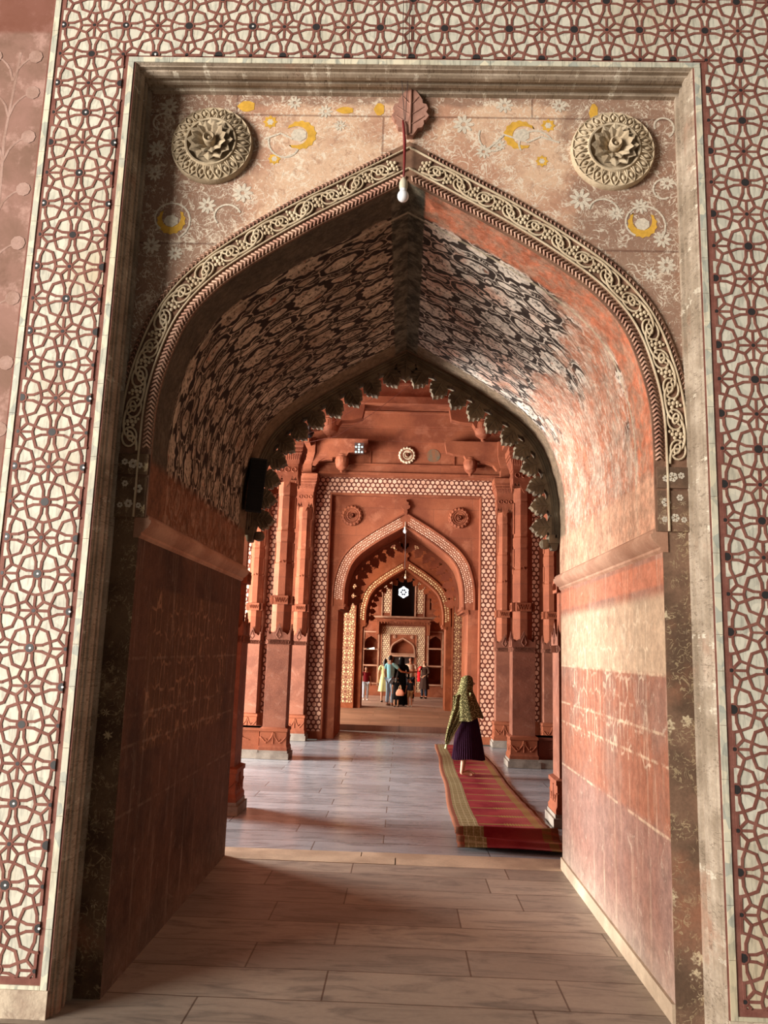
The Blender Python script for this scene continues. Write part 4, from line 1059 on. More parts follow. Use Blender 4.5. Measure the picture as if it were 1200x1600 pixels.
# bulb, cord and wires at the near arch
r = empty('light_bulb', (-.03, .16, 4.74), 0, 'white light bulb hanging from the point of the near arch', 'light bulb')
mb = MB(); mb.ball((0, 0, -.08), (.036, .036, .038), 18, 12); mb.lathe([(.018, -.06), (.022, -.045), (.022, -.03)], 16); mb.build('bulb_glass', plain('white_bulb', (236, 236, 238), .25, .5, var=.0), r, smooth=True)
mb = MB(); mb.lathe([(.023, -.035), (.026, -.02), (.026, .01), (.018, .03), (.008, .045)], 16); mb.build('socket', plain('cream_socket', (200, 190, 168), .5), r, smooth=30)
mb = MB(); mb.tube([(-.03, .16, 4.77), (-.028, .18, 4.9), (-.03, .185, 5.05), (-.04, .185, 5.16), (-.045, .19, 5.2)], [.006, .008, .010, .008, .006], 6)
mb.build('lamp_cord', plain('red_cord', (110, 26, 26), .6), None, label='dark red cord hanging down over the carved point to the bulb', cat='cord', smooth=True)
for nm, x0, x1, lab in (('a', -.06, -.035, 'left'), ('b', -.02, -.03, 'right')):
    mb = MB(); mb.tube([(x0, -.02, 5.95), (x0+.004, -.015, 5.5), (x0, .1, 5.44), (x1, .185, 5.2)], .0022, 4)
    mb.build('wire', plain('dark_wire', (60, 40, 36), .6), None, label='thin dark wire down the wall above the bulb, %s of the pair' % lab, cat='wire')

BG = bpy.data.materials['white_bulb']; SG = bpy.data.materials['cream_socket']; WG = bpy.data.materials['dark_wire']
for x, y, z, lab in ((.02, 12.93, 4.50, 'tiny white bulb hanging under the point of the middle arch'), (.06, 20.2, 4.14, 'tiny white bulb hanging under the point of the farthest arch')):
    r = empty('light_bulb', (x, y, z), 0, lab, 'light bulb')
    mb = MB(); mb.ball((0, 0, -.05), (.042, .042, .05), 12, 8); mb.build('bulb_glass', BG, r, smooth=True)
    mb = MB(); mb.lathe([(.025, -.01), (.025, .04), (.008, .06)], 12); mb.tube([(0, 0, .05), (0, .03, .16)], .006, 5); mb.build('socket', SG, r, smooth=30)
mb = MB(); mb.tube([(.035, 12.93, 4.56), (.035, 12.95, 4.2), (.035, 12.94, 3.62)], .008, 5); mb.build('wire', WG, None, label='thin dark wire hanging straight down below the bulb of the middle arch', cat='wire')

# ------------------------------------------------------------------ end wall
YE = 27.0
tr7 = empty('wall_end', (0.02, 0, 0), kind=ST)
mb = MB()
def holes(mb, x0, x1, z0, z1, y, hs, dep):
    xs = sorted({x0, x1, *[h[0] for h in hs], *[h[1] for h in hs]}); zs_ = sorted({z0, z1, *[h[2] for h in hs], *[h[3] for h in hs]})
    for a, b in zip(xs, xs[1:]):
        for c_, d in zip(zs_, zs_[1:]):
            mx_, mz = (a+b)/2, (c_+d)/2; h = [k for k in hs if k[0] < mx_ < k[1] and k[2] < mz < k[3]]
            yy = y+(h[0][4] if h else 0); mb.add([(a,yy,c_),(b,yy,c_),(b,yy,d),(a,yy,d)], [(0,1,2,3)])
    for h in hs:
        a, b, c_, d, e = h
        mb.add([(a,y,c_),(b,y,c_),(b,y,d),(a,y,d),(a,y+e,c_),(b,y+e,c_),(b,y+e,d),(a,y+e,d)], [(0,4,5,1),(1,5,6,2),(2,6,7,3),(3,7,4,0)])
HS = [(-.47, .43, 3.18, 4.72, .8), (-.42, .45, .30, 1.62, .5), (-.40, .44, 1.72, 2.30, .22), (-1.47, -.98, .62, 1.22, .4), (-1.47, -.98, 1.30, 1.85, .4), (-1.47, -.98, 1.92, 2.50, .4), (1.03, 1.50, .62, 1.25, .4), (1.03, 1.50, 1.33, 1.92, .4), (1.03, 1.50, 2.0, 2.56, .4), (1.02, 1.08, 3.45, 4.1, .2)]
holes(mb, -4, 4, .13, 6.4, YE, HS, 0); mb.build('wall_face', REDP, tr7)
# arched heads of the niches, filled corners
def arch_head(mb, xc, hw, z0, z1, zt, y, th=.05):
    am = ArchMap(hw, z0, z1, z0-.02); c = both(am.p)
    for (xa, za_), (xb, zb2) in zip(c, c[1:]):
        if abs(xb-xa) > 1e-7: mb.add([(xc+xa,y,za_),(xc+xb,y,zb2),(xc+xb,y,zt),(xc+xa,y,zt)], [(0,1,2,3)]); mb.add([(xc+xa,y,za_),(xc+xb,y,zb2),(xc+xb,y+th,zb2),(xc+xa,y+th,za_)], [(0,1,2,3)])
mb = MB(); arch_head(mb, .02, .42, 1.78, 2.26, 2.32, YE-.01, .2); arch_head(mb, -1.225, .235, 2.10, 2.38, 2.52, YE-.01, .3); arch_head(mb, 1.265, .235, 2.16, 2.44, 2.58, YE-.01, .3)
mb.build('niche_arches', REDP, tr7)
mb = MB(); am = ArchMap(.44, 1.78, 2.30, 1.6)
arch_sweep(mb, am, [(0, YE-.0), (0, YE-.04), (.05, YE-.04), (.05, YE)], 30)
mb.box(-.46, .50, YE-.07, YE, 1.62, 1.70); mb.box(-.46, .50, YE-.05, YE, 1.72, 1.75)
for a, b, zs_ in ((-1.52, -.93, (.58, 1.26, 1.87, 2.54)), (.98, 1.55, (.58, 1.29, 1.95, 2.60))):
    for z in zs_: mb.box(a, b, YE-.05, YE+.02, z-.02, z+.03)
    for x in (a, b): mb.box(x-.03, x+.03, YE-.035, YE, .5, 2.62)
mb.build('shelf_mouldings', LEDGE, tr7)
mb = MB()                                                # bracketed cornice over the central frame
mb.box(-1.0, 1.06, YE-.42, YE, 2.98, 3.03); mb.box(-.97, 1.03, YE-.36, YE, 2.92, 2.98); mb.box(-2.2, -1.0, YE-.05, YE, 2.96, 3.02); mb.box(1.06, 2.2, YE-.05, YE, 2.96, 3.02)
for i in range(19): mb.box(-.96+.11*i, -.92+.11*i, YE-.39, YE-.34, 2.87, 2.93)
for x in (-.98, .98): mb.prism([(x-.05, 2.45), (x+.05, 2.45), (x+.06, 2.93), (x-.06, 2.93)], YE-.30, YE)
mb.build('cornice', REDP, tr7)
mb = MB()
for R in ((-.80, -.51, .30, 2.48), (.55, .84, .30, 2.48), (-.80, .84, 2.48, 2.76)): hex_band(mb, R, R[0], R[2], .085, YE-.006)
for R in ((-.80, -.53, 3.30, 4.62), (.50, .76, 3.30, 4.62)): hex_band(mb, R, R[0], R[2], .10, YE-.006)
mb.build('inlay_band', [STRAP, YELW], tr7)
mb = MB()
for a, b, c_, d in ((-.82, -.80, .28, 2.78), (.84, .86, .28, 2.78), (-.51, -.49, .3, 2.48), (.53, .55, .3, 2.48)): mb.box(a, b, YE-.03, YE, c_, d)
mb.box(-.82, .86, YE-.03, YE, 2.76, 2.79); mb.box(-.51, .55, YE-.03, YE, 2.46, 2.485)
for a, b in ((-.52, -.47), (.43, .48), (-.86, -.82), (.78, .82), (-1.55, -1.5), (1.42, 1.46)): mb.box(a, b, YE-.05, YE, 3.1, 4.75)
mb.box(-1.6, 1.6, YE-.06, YE, 3.10, 3.17)
for s in (-1, 1): mb.lathe([(.07, 0), (.07, -.02), (.03, -.03), (.01, -.03)], 14, T(.02+s*.34, YE, 2.38), axis='y')
mb.build('frame_strips', LEDGE, tr7)
# window: pierced stone screen with daylight behind
r = empty('window_1', (0.0, YE+.78, 4.10), kind=ST)
mb = MB(); mb.box(-.47, .43, 0, .03, -.92, .62); mb.build('window_dark', plain('dark_recess', (36, 34, 36), .9), r)
mb = MB(); mb.cur = 0
for q in range(7):
    a = q*pi/3+pi/6; rr = 0 if q == 6 else .155
    mb.lathe([(.064, 0), (.064, -.012), (.002, -.012)], 12, T(rr*cos(a), 0, .06+rr*1.1*sin(a)), axis='y')
for q in range(6):
    a = q*pi/3; mb.lathe([(.03, 0), (.03, -.012), (.002, -.012)], 8, T(.165*cos(a), 0, .06+.18*sin(a)), axis='y')
mb.build('daylight_openings', emis('daylight_through_screen', (235, 246, 255), 2.6), r)
# dark doors of the central niche
mb = MB(); mb.box(-.40, .015, YE+.12, YE+.16, .30, 1.62); mb.box(.025, .45, YE+.12, YE+.16, .30, 1.62)
for x in (-.2, .24): 
    for z in (.45, 1.05): mb.box(x-.14, x+.14, YE+.11, YE+.12, z, z+.45)
r = mb.build('door_1', plain('dark_wood_door', (44, 30, 26), .6), None, ST)
mb = MB(); mb.box(-.10, -.04, YE+.10, YE+.11, 1.50, 1.58); mb.box(-.02, .0, YE+.10, YE+.11, 1.50, 1.56); mb.build('notice', plain('white_notice', (220, 226, 226), .6), r)

r = empty('white_cap', (-1.17, 26.98, 1.865), 0, 'small white folded cloth lying in the left niche of the far wall', 'cloth')
mb = MB(); mb.stack([[(-.16,-.05,0),(.12,-.07,0),(.13,.07,0),(-.15,.06,0)], [(-.10,-.04,.05),(.10,-.05,.09),(.11,.05,.09),(-.09,.04,.05)]]); mb.build('cloth', plain('white_cloth', (226, 228, 226), .8), r)
mb = MB(); mb.stack([[(-.24,-.03,0),(-.10,-.06,0),(-.10,.06,0),(-.22,.05,0)], [(-.20,-.02,.05),(-.11,-.04,.06),(-.11,.04,.06),(-.19,.03,.05)]]); mb.build('dark_fold', BLK, r)

# ------------------------------------------------------------------ floors, ceilings, side walls
mb = MB(); mb.box(-9, 9, -9, 3.20, -.12, 0); mb.build('floor', FLN, None, ST)
mb = MB(); mb.box(-9, 9, 3.62, 12.62, -.12, -.004); mb.build('floor', FLH, None, ST)
mb = MB(); mb.box(-1.7, .02, 3.20, 3.44, -.12, .003); mb.box(.03, 1.7, 3.20, 3.44, -.12, .001); mb.box(-1.7, -.30, 3.445, 3.62, -.12, -.002); mb.box(-.29, 1.7, 3.445, 3.62, -.12, .0); mb.build('floor', PALE, None, ST)
mb = MB(); mb.box(-1.7, 1.7, 12.65, 14.9, -.12, -.004); mb.build('floor', FLH, None, ST)
mb = MB(); mb.box(-6, 6, 14.9, 27.5, -.12, .13); mb.build('floor', FLF, None, ST)
mb = MB(); mb.box(-6.2, 6.2, 3.5, 12.85, 7.4, 7.5); mb.build('ceiling', REDD, None, ST)
mb = MB(); mb.box(-6.2, 6.2, 14.75, 27.9, 6.4, 6.5); mb.build('ceiling', REDP, None, ST)
mb = MB(); mb.box(6.1, 6.2, 3.5, 12.85, 0, 7.4); mb.box(4.6, 4.7, 14.75, 20.1, .13, 6.4); mb.box(4.6, 4.7, 21.3, 27.9, .13, 6.4); mb.build('wall_right_aisle', REDD, None, ST)
mb = MB(); mb.box(-6.2, 6.2, 28.0, 28.1, .13, 6.4); mb.build('wall_behind', REDD, None, ST)

# ------------------------------------------------------------------ carpet
RX0, RY0 = 0.62, 3.80
def rug_mat():
    s = Sh('woven_prayer_carpet', 0.95, 0.1); U = s.sep(s.uv()); a, b = U[0], U[1]; v = s.co()
    n = s.noise(v, 60, 3, .7); big = s.noise(v, 2.2, 4, .6)
    red = s.mix(s.ss(big, .35, .65), lin((118, 26, 38)), lin((142, 52, 54)))
    olive = lin((132, 122, 62)); tan = s.mix(s.ss(n, .35, .65), lin((150, 136, 98)), lin((118, 102, 66)))
    c = red
    # right third paler and pinker
    c = s.mix(s.mul(s.ss(a, .52, .80), .55), c, lin((160, 88, 80)))
    # cross stripes and arch motifs
    fb = s.m('FRACT', s.mul(b, 1/.47))
    line = s.mul(s.inv(s.ss(s.ab(s.sub(fb, .5)), .03, .06)), s.ss(a, .27, .28)); c = s.mix(s.mul(line, .75), c, olive)
    da = s.ab(s.sub(a, .68)); wv = s.m('SINE', s.mul(a, 210.0)); hgt = s.add(.16, s.mul(wv, .09))
    mot = s.mul(s.inv(s.ss(da, .12, .15)), s.inv(s.ss(s.ab(s.sub(fb, .5)), .10, .14))); mot = s.mul(mot, s.ss(wv, -.4, .2)); c = s.mix(s.mul(mot, .6), c, lin((150, 132, 66)))
    # left border with its grid
    bl = s.mul(s.ss(a, .062, .068), s.inv(s.ss(a, .262, .268))); c = s.mix(bl, c, tan)
    gx = s.inv(s.ss(s.ab(s.sub(s.m('FRACT', s.mul(a, 15.0)), .5)), .05, .12)); gy = s.inv(s.ss(s.ab(s.sub(s.m('FRACT', s.mul(b, 9.0)), .5)), .06, .14))
    c = s.mix(s.mul(s.mul(bl, s.mx(gx, gy)), .65), c, lin((190, 176, 140))); dots = s.ss(s.voro(v, 45, 'F1', .4), .3, .5); c = s.mix(s.mul(s.mul(bl, dots), .35), c, lin((96, 78, 44)))
    el = s.inv(s.ss(a, .055, .062)); er = s.ss(a, .93, .935); c = s.mix(s.mx(el, er), c, lin((118, 78, 58)))
    br = s.mul(s.ss(a, .835, .84), s.inv(s.ss(a, .925, .93))); c = s.mix(s.mul(br, .8), c, lin((128, 110, 60)))
    g2 = s.inv(s.ss(s.ab(s.sub(s.m('FRACT', s.mul(b, 14.0)), .5)), .1, .2)); c = s.mix(s.mul(s.mul(s.mx(br, s.mx(el, er)), g2), .4), c, lin((176, 92, 70)))
    c = s.mulc(c, s.gray(n, .8, 1.2)); return s.done(c, n, .3, .004)
mb = MB(); NA, NB = 26, 330; Lr = 8.75; uvs = []
for j in range(NB+1):
    b = Lr*(j/NB)**1.5; y = RY0+b
    xl = .62+.0145*b+.012*sin(b*2.1); xr = 1.70-.012*b+(.02*sin(b*1.3)) if b > 1 else 1.70-.012*b
    xr = min(xr, 1.73)
    for i in range(NA+1):
        a = i/NA; x = xl+(xr-xl)*a; dec = math.exp(-b*1.0)
        z = .012+.10*math.exp(-((b-.46-.14*a)/.07)**2)+.075*math.exp(-((b-.10-.10*a)/.06)**2)*(1-.3*a)+.018*math.exp(-((b-.86+.1*a)/.07)**2)
        z += .012*dec*(1+sin(b*15+a*2.6))+.006*(1+sin(b*13.3+1.5*sin(a*3)))*math.exp(-b*.25)+.004*(1+sin(b*5+a*4))*.6
        mb.v.append((x, y-.06*a*max(0, 1-b), z)); uvs.append((a, b))
for j in range(NB):
    for i in range(NA):
        k = j*(NA+1)+i; mb.f.append((k, k+1, k+NA+2, k+NA+1)); mb.m.append(0)
rug = mb.build('carpet_runner', rug_mat(), None, label='long red and olive patterned carpet runner with a rumpled near end, on the hall floor', cat='carpet', smooth=True, uvf=lambda i, p: uvs[i])
md = rug.modifiers.new('thickness', 'SOLIDIFY'); md.thickness = .008; md.offset = -1

# ------------------------------------------------------------------ people
SKIN = plain('skin', (168, 112, 84), .55, .4, var=.06); SKIN2 = plain('skin_pale', (206, 158, 128), .55, .4, var=.06)
HAIR = plain('black_hair', (22, 17, 15), .5, .4, var=.3, sc=200); EYE = plain('eye_dark', (18, 12, 10), .3, .5); LIP = plain('lip', (132, 66, 58), .5, .4)
def skin_obj(name, V, Eg, mat, parent, root_i, sub=2, scale=1.0, M=None):
    names = list(V); idx = {n: i for i, n in enumerate(names)}
    me = bpy.data.meshes.new(name); me.from_pydata([tuple(Vector(V[n][:3])*scale) for n in names], [(idx[a], idx[b]) for a, b in Eg], [])
    o = bpy.data.objects.new(name, me); COL.objects.link(o)
    o.modifiers.new('skin', 'SKIN').use_smooth_shade = True
    for n in names:
        r = V[n][3]; r = r if isinstance(r, tuple) else (r, r); sv = me.skin_vertices[0].data[idx[n]]; sv.radius = (r[0]*scale, r[1]*scale); sv.use_root = (n == root_i)
    ss = o.modifiers.new('sub', 'SUBSURF'); ss.levels = sub; ss.render_levels = sub
    dg = bpy.context.evaluated_depsgraph_get(); dg.update(); m2 = bpy.data.meshes.new_from_object(o.evaluated_get(dg), depsgraph=dg)
    o.modifiers.clear(); o.data = m2; bpy.data.meshes.remove(me); m2.name = name
    m2.materials.clear(); m2.materials.append(mat)
    for p in m2.polygons: p.use_smooth = True; p.material_index = 0
    o.parent = parent; return o
def chain(*n): return list(zip(n, n[1:]))
def person(loc, H, face, label, shirt, lower, style='trousers', arms=None, hair='short', skin=None, legs_apart=.10, stride=0.0, group=None, sleeve='short', head_turn=0.0, shoes=(30, 28, 28), root_name='person'):
    """standing figure built facing -y, 1.7 units tall then scaled; arms = {side: (elbow, wrist)}"""
    k = H/1.70; r = empty(root_name, loc, face, label, 'person', group); skin = skin or SKIN
    A = {'l': ((-.245, .03, 1.13), (-.26, -.06, .88)), 'r': ((.245, .03, 1.13), (.26, -.06, .88))}
    if arms: A.update(arms)
    V = {'pel': (0, 0, .93, (.125, .10)), 'wai': (0, 0, 1.06, (.115, .085)), 'che': (0, 0, 1.26, (.14, .095)), 'sho': (0, .01, 1.38, (.10, .075)), 'nek': (0, 0, 1.46, .050), 'nk2': (0, -.01, 1.50, .048),
         'jaw': (0, -.022, 1.545, (.058, .064)), 'hed': (0, -.010, 1.60, (.072, .086)), 'top': (0, .0, 1.665, (.058, .072))}
    Eg = chain('pel', 'wai', 'che', 'sho', 'nek', 'nk2', 'jaw', 'hed', 'top')
    for s, q in ((-1, 'l'), (1, 'r')):
        el, wr = Vector(A[q][0]), Vector(A[q][1]); d = (wr-el).normalized(); sh = Vector((s*.175, .01, 1.375))
        V['cl'+q] = (s*.10, .01, 1.385, .058); V['sh'+q] = (*sh, .054); V['ua'+q] = (*((sh+el)/2), .045); V['el'+q] = (*el, .036); V['fa'+q] = (*((el*.6+wr*.4)), .035); V['wr'+q] = (*wr, .023)
        pm = wr+d*.055; V['pa'+q] = (*pm, (.034, .018))
        Eg += chain('sho', 'cl'+q, 'sh'+q, 'ua'+q, 'el'+q, 'fa'+q, 'wr'+q, 'pa'+q)
        side = d.cross(Vector((0, 1, 0)));  side = side.normalized() if side.length > .1 else Vector((0, 0, 1)); nrm = d.cross(side).normalized()
        for i, (off, ln) in enumerate(((-.027, .068), (-.009, .080), (.009, .076), (.027, .058))):
            b = pm+side*off+d*.030; c = b+d*ln*.5-nrm*.006; e = b+d*ln-nrm*.024
            V['f%d%s' % (i, q)] = (*b, .0095); V['g%d%s' % (i, q)] = (*c, .0088); V['h%d%s' % (i, q)] = (*e, .0072); Eg += chain('pa'+q, 'f%d%s' % (i, q), 'g%d%s' % (i, q), 'h%d%s' % (i, q))
        t = wr+d*.02-side*s*.03; V['t0'+q] = (*t, .011); V['t1'+q] = (*(t+d*.035-side*s*.012), .009); V['t2'+q] = (*(t+d*.06-side*s*.010), .0078); Eg += chain('wr'+q, 't0'+q, 't1'+q, 't2'+q)
        x = s*legs_apart; f = stride*s
        V['hp'+q] = (s*.085, 0, .88, .088); V['th'+q] = (s*.092, -f*.3, .70, .080); V['kn'+q] = (x, -.01-f*.6, .48, .054); V['cf'+q] = (x, .015-f*.8, .34, .052); V['an'+q] = (x, .02-f, .085, .034); V['he'+q] = (x, .03-f, .035, .032); V['ft'+q] = (x, -.07-f, .030, (.040, .024)); V['to'+q] = (x+s*.01, -.16-f, .022, (.038, .018))
        Eg += chain('pel', 'hp'+q, 'th'+q, 'kn'+q, 'cf'+q, 'an'+q, 'he'+q, 'ft'+q, 'to'+q)
    skin_obj('body', V, Eg, skin, r, 'pel', 2, k)
    S_ = lambda o: o
    # face
    hd = empty('head_details', (0, 0, 0)); bpy.data.objects.remove(hd)
    Mh = Matrix.Scale(k, 4)
    mb = MB(); mb.tube([(0, -.085, 1.615), (0, -.108, 1.585), (0, -.09, 1.575)], [.010, .014, .008], 6, T=Mh); mb.build('nose', skin, r, smooth=True)
    for s in (-1, 1):
        mb = MB(); mb.ball((s*.028, -.084, 1.612), (.011, .006, .007), 8, 5, Mh); mb.build('eye', EYE, r, smooth=True)
        mb = MB(); mb.ball((s*.074, .0, 1.595), (.012, .020, .032), 8, 6, Mh); mb.build('ear', skin, r, smooth=True)
    mb = MB(); mb.ball((0, -.083, 1.553), (.022, .008, .006), 8, 5, Mh); mb.build('mouth', LIP, r, smooth=True)
    if hair:
        mb = MB(); rings = []
        for i in range(9):
            t = i/8; z = 1.70-.165*t if hair == 'short' else 1.70-.36*t
            w_ = sin(min(1, t*1.6+.08)*pi/2)*.083; back = .088*sin(min(1, t*1.8+.1)*pi/2)
            if hair == 'long' and t > .5: w_ = .083-.02*(t-.5)
            fr = (.088 if t < .28 else (.03 if t < .5 else -.015))*sin(min(1, t*2+.15)*pi/2)
            rings.append([((w_)*cos(a), (.015+(back if sin(a) > 0 else fr)*sin(a)), z) for a in [2*pi*j/16 for j in range(16)]])
        mb.stack(rings[::-1], True, Mh); mb.build('hair', HAIR, r, smooth=True)
    # upper garment: slightly larger copy of the torso chain
    SM = shirt
    T_ = {'hem': (0, 0, .86 if style != 'dress' else .95, (.150, .118)), 'wai': (0, 0, 1.04, (.142, .108)), 'che': (0, 0, 1.26, (.160, .112)), 'sho': (0, .01, 1.385, (.112, .086)), 'nek': (0, .0, 1.445, .060)}
    Eg = chain('hem', 'wai', 'che', 'sho', 'nek')
    for s, q in ((-1, 'l'), (1, 'r')):
        el, wr = Vector(A[q][0]), Vector(A[q][1]); sh = Vector((s*.178, .01, 1.378))
        T_['cl'+q] = (s*.10, .01, 1.388, .070); T_['sh'+q] = (*sh, .068); m_ = sh*.35+el*.65; T_['ua'+q] = (*m_, .060)
        Eg += chain('sho', 'cl'+q, 'sh'+q, 'ua'+q)
        if sleeve == 'long': T_['el'+q] = (*el, .050); T_['wr'+q] = (*(el*.12+wr*.88), .036); Eg += chain('ua'+q, 'el'+q, 'wr'+q)
    skin_obj('shirt' if style != 'dress' else 'bodice', T_, Eg, SM, r, 'che', 2, k)
    LM = lower
    if style in ('trousers', 'shorts'):
        T_ = {'pel': (0, 0, .93, (.146, .114))}; Eg = []
        for s, q in ((-1, 'l'), (1, 'r')):
            x = s*legs_apart; f = stride*s
            T_['hp'+q] = (s*.088, 0, .86, .100); T_['th'+q] = (s*.094, -f*.3, .70, .093); T_['kn'+q] = (x, -.01-f*.6, .48, .070); Eg += chain('pel', 'hp'+q, 'th'+q, 'kn'+q)
            if style == 'trousers': T_['cf'+q] = (x, .012-f*.8, .30, .064); T_['an'+q] = (x, .015-f, .09, .056); Eg += chain('kn'+q, 'cf'+q, 'an'+q)
        skin_obj(style, T_, Eg, LM, r, 'pel', 2, k)
    else:
        hemz = {'dress': .42, 'gown': .04, 'tunic': .42}[style]; mb = MB(); rings = []
        for i in range(12):
            t = i/11; z = 1.12+(hemz-1.12)*t; rx = .135+.11*t**.8; ry = .10+.10*t**.8
            rings.append([((rx+.012*t*sin(7*a+1))*cos(a), (ry+.012*t*sin(7*a))*sin(a), z) for a in [2*pi*j/42 for j in range(42)]])
        mb.stack(rings[::-1], True, Mh); mb.build('skirt', LM, r, smooth=60)
        if style == 'tunic':
            T_ = {'pel': (0, 0, .8, .11)}; Eg = []
            for s, q in ((-1, 'l'), (1, 'r')): T_['kn'+q] = (s*.1, -.01, .48, .075); T_['an'+q] = (s*.1, .015, .09, .065); Eg += chain('pel', 'kn'+q, 'an'+q)
            skin_obj('trousers', T_, Eg, shoes_m, r, 'pel', 1, k)
    for s in (-1, 1):
        x = s*legs_apart; f = stride*s; mb = MB(); mb.ball((x, -.05-f, .038), (.050, .135, .038), 10, 6, Mh); mb.build('shoe', plain('shoe_leather', shoes, .5), r, smooth=True)
    return r
shoes_m = plain('dark_trouser_cloth', (34, 38, 52), .9)
def cloth(n, c, var=.15): return plain(n, c, .9, .1, var=var, sc=14)
F = .13
person((-.33, 21.6, F), 1.58, radians(140), 'man in a light blue shirt and pale jeans, back turned, arm stretched to the right', cloth('light_blue_shirt', (150, 212, 222)), cloth('pale_jeans', (150, 172, 190), .3), arms={'l': ((-.36, -.13, 1.16), (-.40, -.37, 1.13))}, shoes=(150, 120, 100), legs_apart=.11)
ab = cloth('black_robe', (14, 14, 16)); wr_ = person((0.02, 21.75, F), 1.53, radians(190), 'person in a full black robe and headscarf, middle of the far group', ab, ab, style='gown', hair=None, sleeve='long')
mb = MB(); k_ = 1.53/1.7
rings = []
for z, rx, ry, yo in ((1.30, .20, .15, .0), (1.38, .17, .13, 0), (1.46, .10, .10, .0), (1.54, .095, .105, .01), (1.62, .098, .11, .01), (1.68, .075, .085, .01), (1.715, .03, .03, .01)):
    rings.append([(rx*cos(a), (ry if sin(a) > 0 else ry*.72)*sin(a)+yo, z) for a in [2*pi*j/18 for j in range(18)]])
mb.stack(rings, True, Matrix.Scale(k_, 4)); mb.build('headscarf', ab, wr_, smooth=True)
person((.33, 24.2, F), 1.52, radians(-8), 'man in a beige shirt with folded arms, facing the camera in the far hall', cloth('beige_shirt', (206, 176, 150)), cloth('dark_trousers', (30, 30, 36)), arms={'l': ((-.27, -.05, 1.14), (-.02, -.21, 1.18)), 'r': ((.27, -.05, 1.14), (.04, -.22, 1.12))}, shoes=(200, 196, 190))
wm = person((.86, 26.0, F), 1.40, radians(-30), 'woman in a long brown tunic and red shawl, rightmost of the far group', cloth('brown_tunic', (66, 46, 38)), cloth('brown_tunic_skirt', (60, 42, 36)), style='tunic', hair='long', skin=SKIN2, arms={'l': ((-.27, -.03, 1.14), (-.14, -.22, 1.26)), 'r': ((.26, -.02, 1.12), (.12, -.20, 1.0))}, sleeve='long')
mb = MB(); kk = Matrix.Scale(1.40/1.7, 4)
rings = [[(-.10-.13*q+w_*.03*cos(a)-.02, .02*sin(a)*2-.12*(1-abs(2*q-1))*.3-.09, z) for a in [2*pi*j/10 for j in range(10)]] for z, q, w_ in ((1.42, .2, 2.2), (1.3, .6, 2.8), (1.1, .8, 3.0), (.95, .85, 2.6), (.80, .8, 3.0), (.74, .8, 2.4))]
mb.stack(rings, True, kk); mb.build('red_shawl', cloth('red_shawl', (206, 34, 40)), wm, smooth=True)
person((-1.22, 24.0, F), 1.14, radians(15), 'child in a dark red shirt and pale jeans, leftmost in the far hall', cloth('maroon_shirt', (112, 26, 34)), cloth('pale_child_jeans', (190, 200, 214)), hair='short', shoes=(210, 200, 190))
person((-.13, 21.2, F), .92, radians(170), 'small child in a black dress with bare pale legs, holding a pink bag', cloth('black_dress', (20, 20, 24)), cloth('black_dress_skirt', (22, 22, 26)), style='dress', hair='long', skin=SKIN2, arms={'l': ((-.24, -.02, 1.14), (-.22, -.14, .96))}, shoes=(30, 26, 26))
person((.30, 21.5, F), .90, radians(-160), 'small child in a dark shirt and khaki shorts, right of the black robed person', cloth('dark_child_shirt', (36, 40, 50)), cloth('khaki_shorts', (150, 120, 86)), style='shorts', hair='short', shoes=(220, 214, 204))
person((-.55, 23.2, F), 1.46, radians(175), 'woman in a pale yellow green dress half hidden behind the man in blue', cloth('pale_yellow_dress', (214, 222, 160)), cloth('pale_yellow_skirt', (214, 222, 160)), style='dress', hair='long', skin=SKIN2)
r = empty('hand_bag', (-.02, 21.02, F+.46), 0, 'pink and cream bag held by the small child in the black dress', 'bag')
mb = MB(); mb.stack([[(rx*cos(a)*1.0, ry*sin(a), z) for a in [2*pi*j/14 for j in range(14)]] for z, rx, ry in ((-.11, .06, .03), (-.10, .12, .055), (-.02, .13, .06), (.06, .09, .045), (.10, .05, .03))]); mb.build('bag_body', cloth('pink_bag', (232, 170, 150)), r, smooth=True)
mb = MB(); mb.tube([(-.04, 0, .09), (-.03, 0, .17), (0, .02, .20), (.03, 0, .17), (.04, 0, .09)], .008, 6); mb.build('strap', cloth('bag_strap', (214, 190, 160)), r, smooth=True)

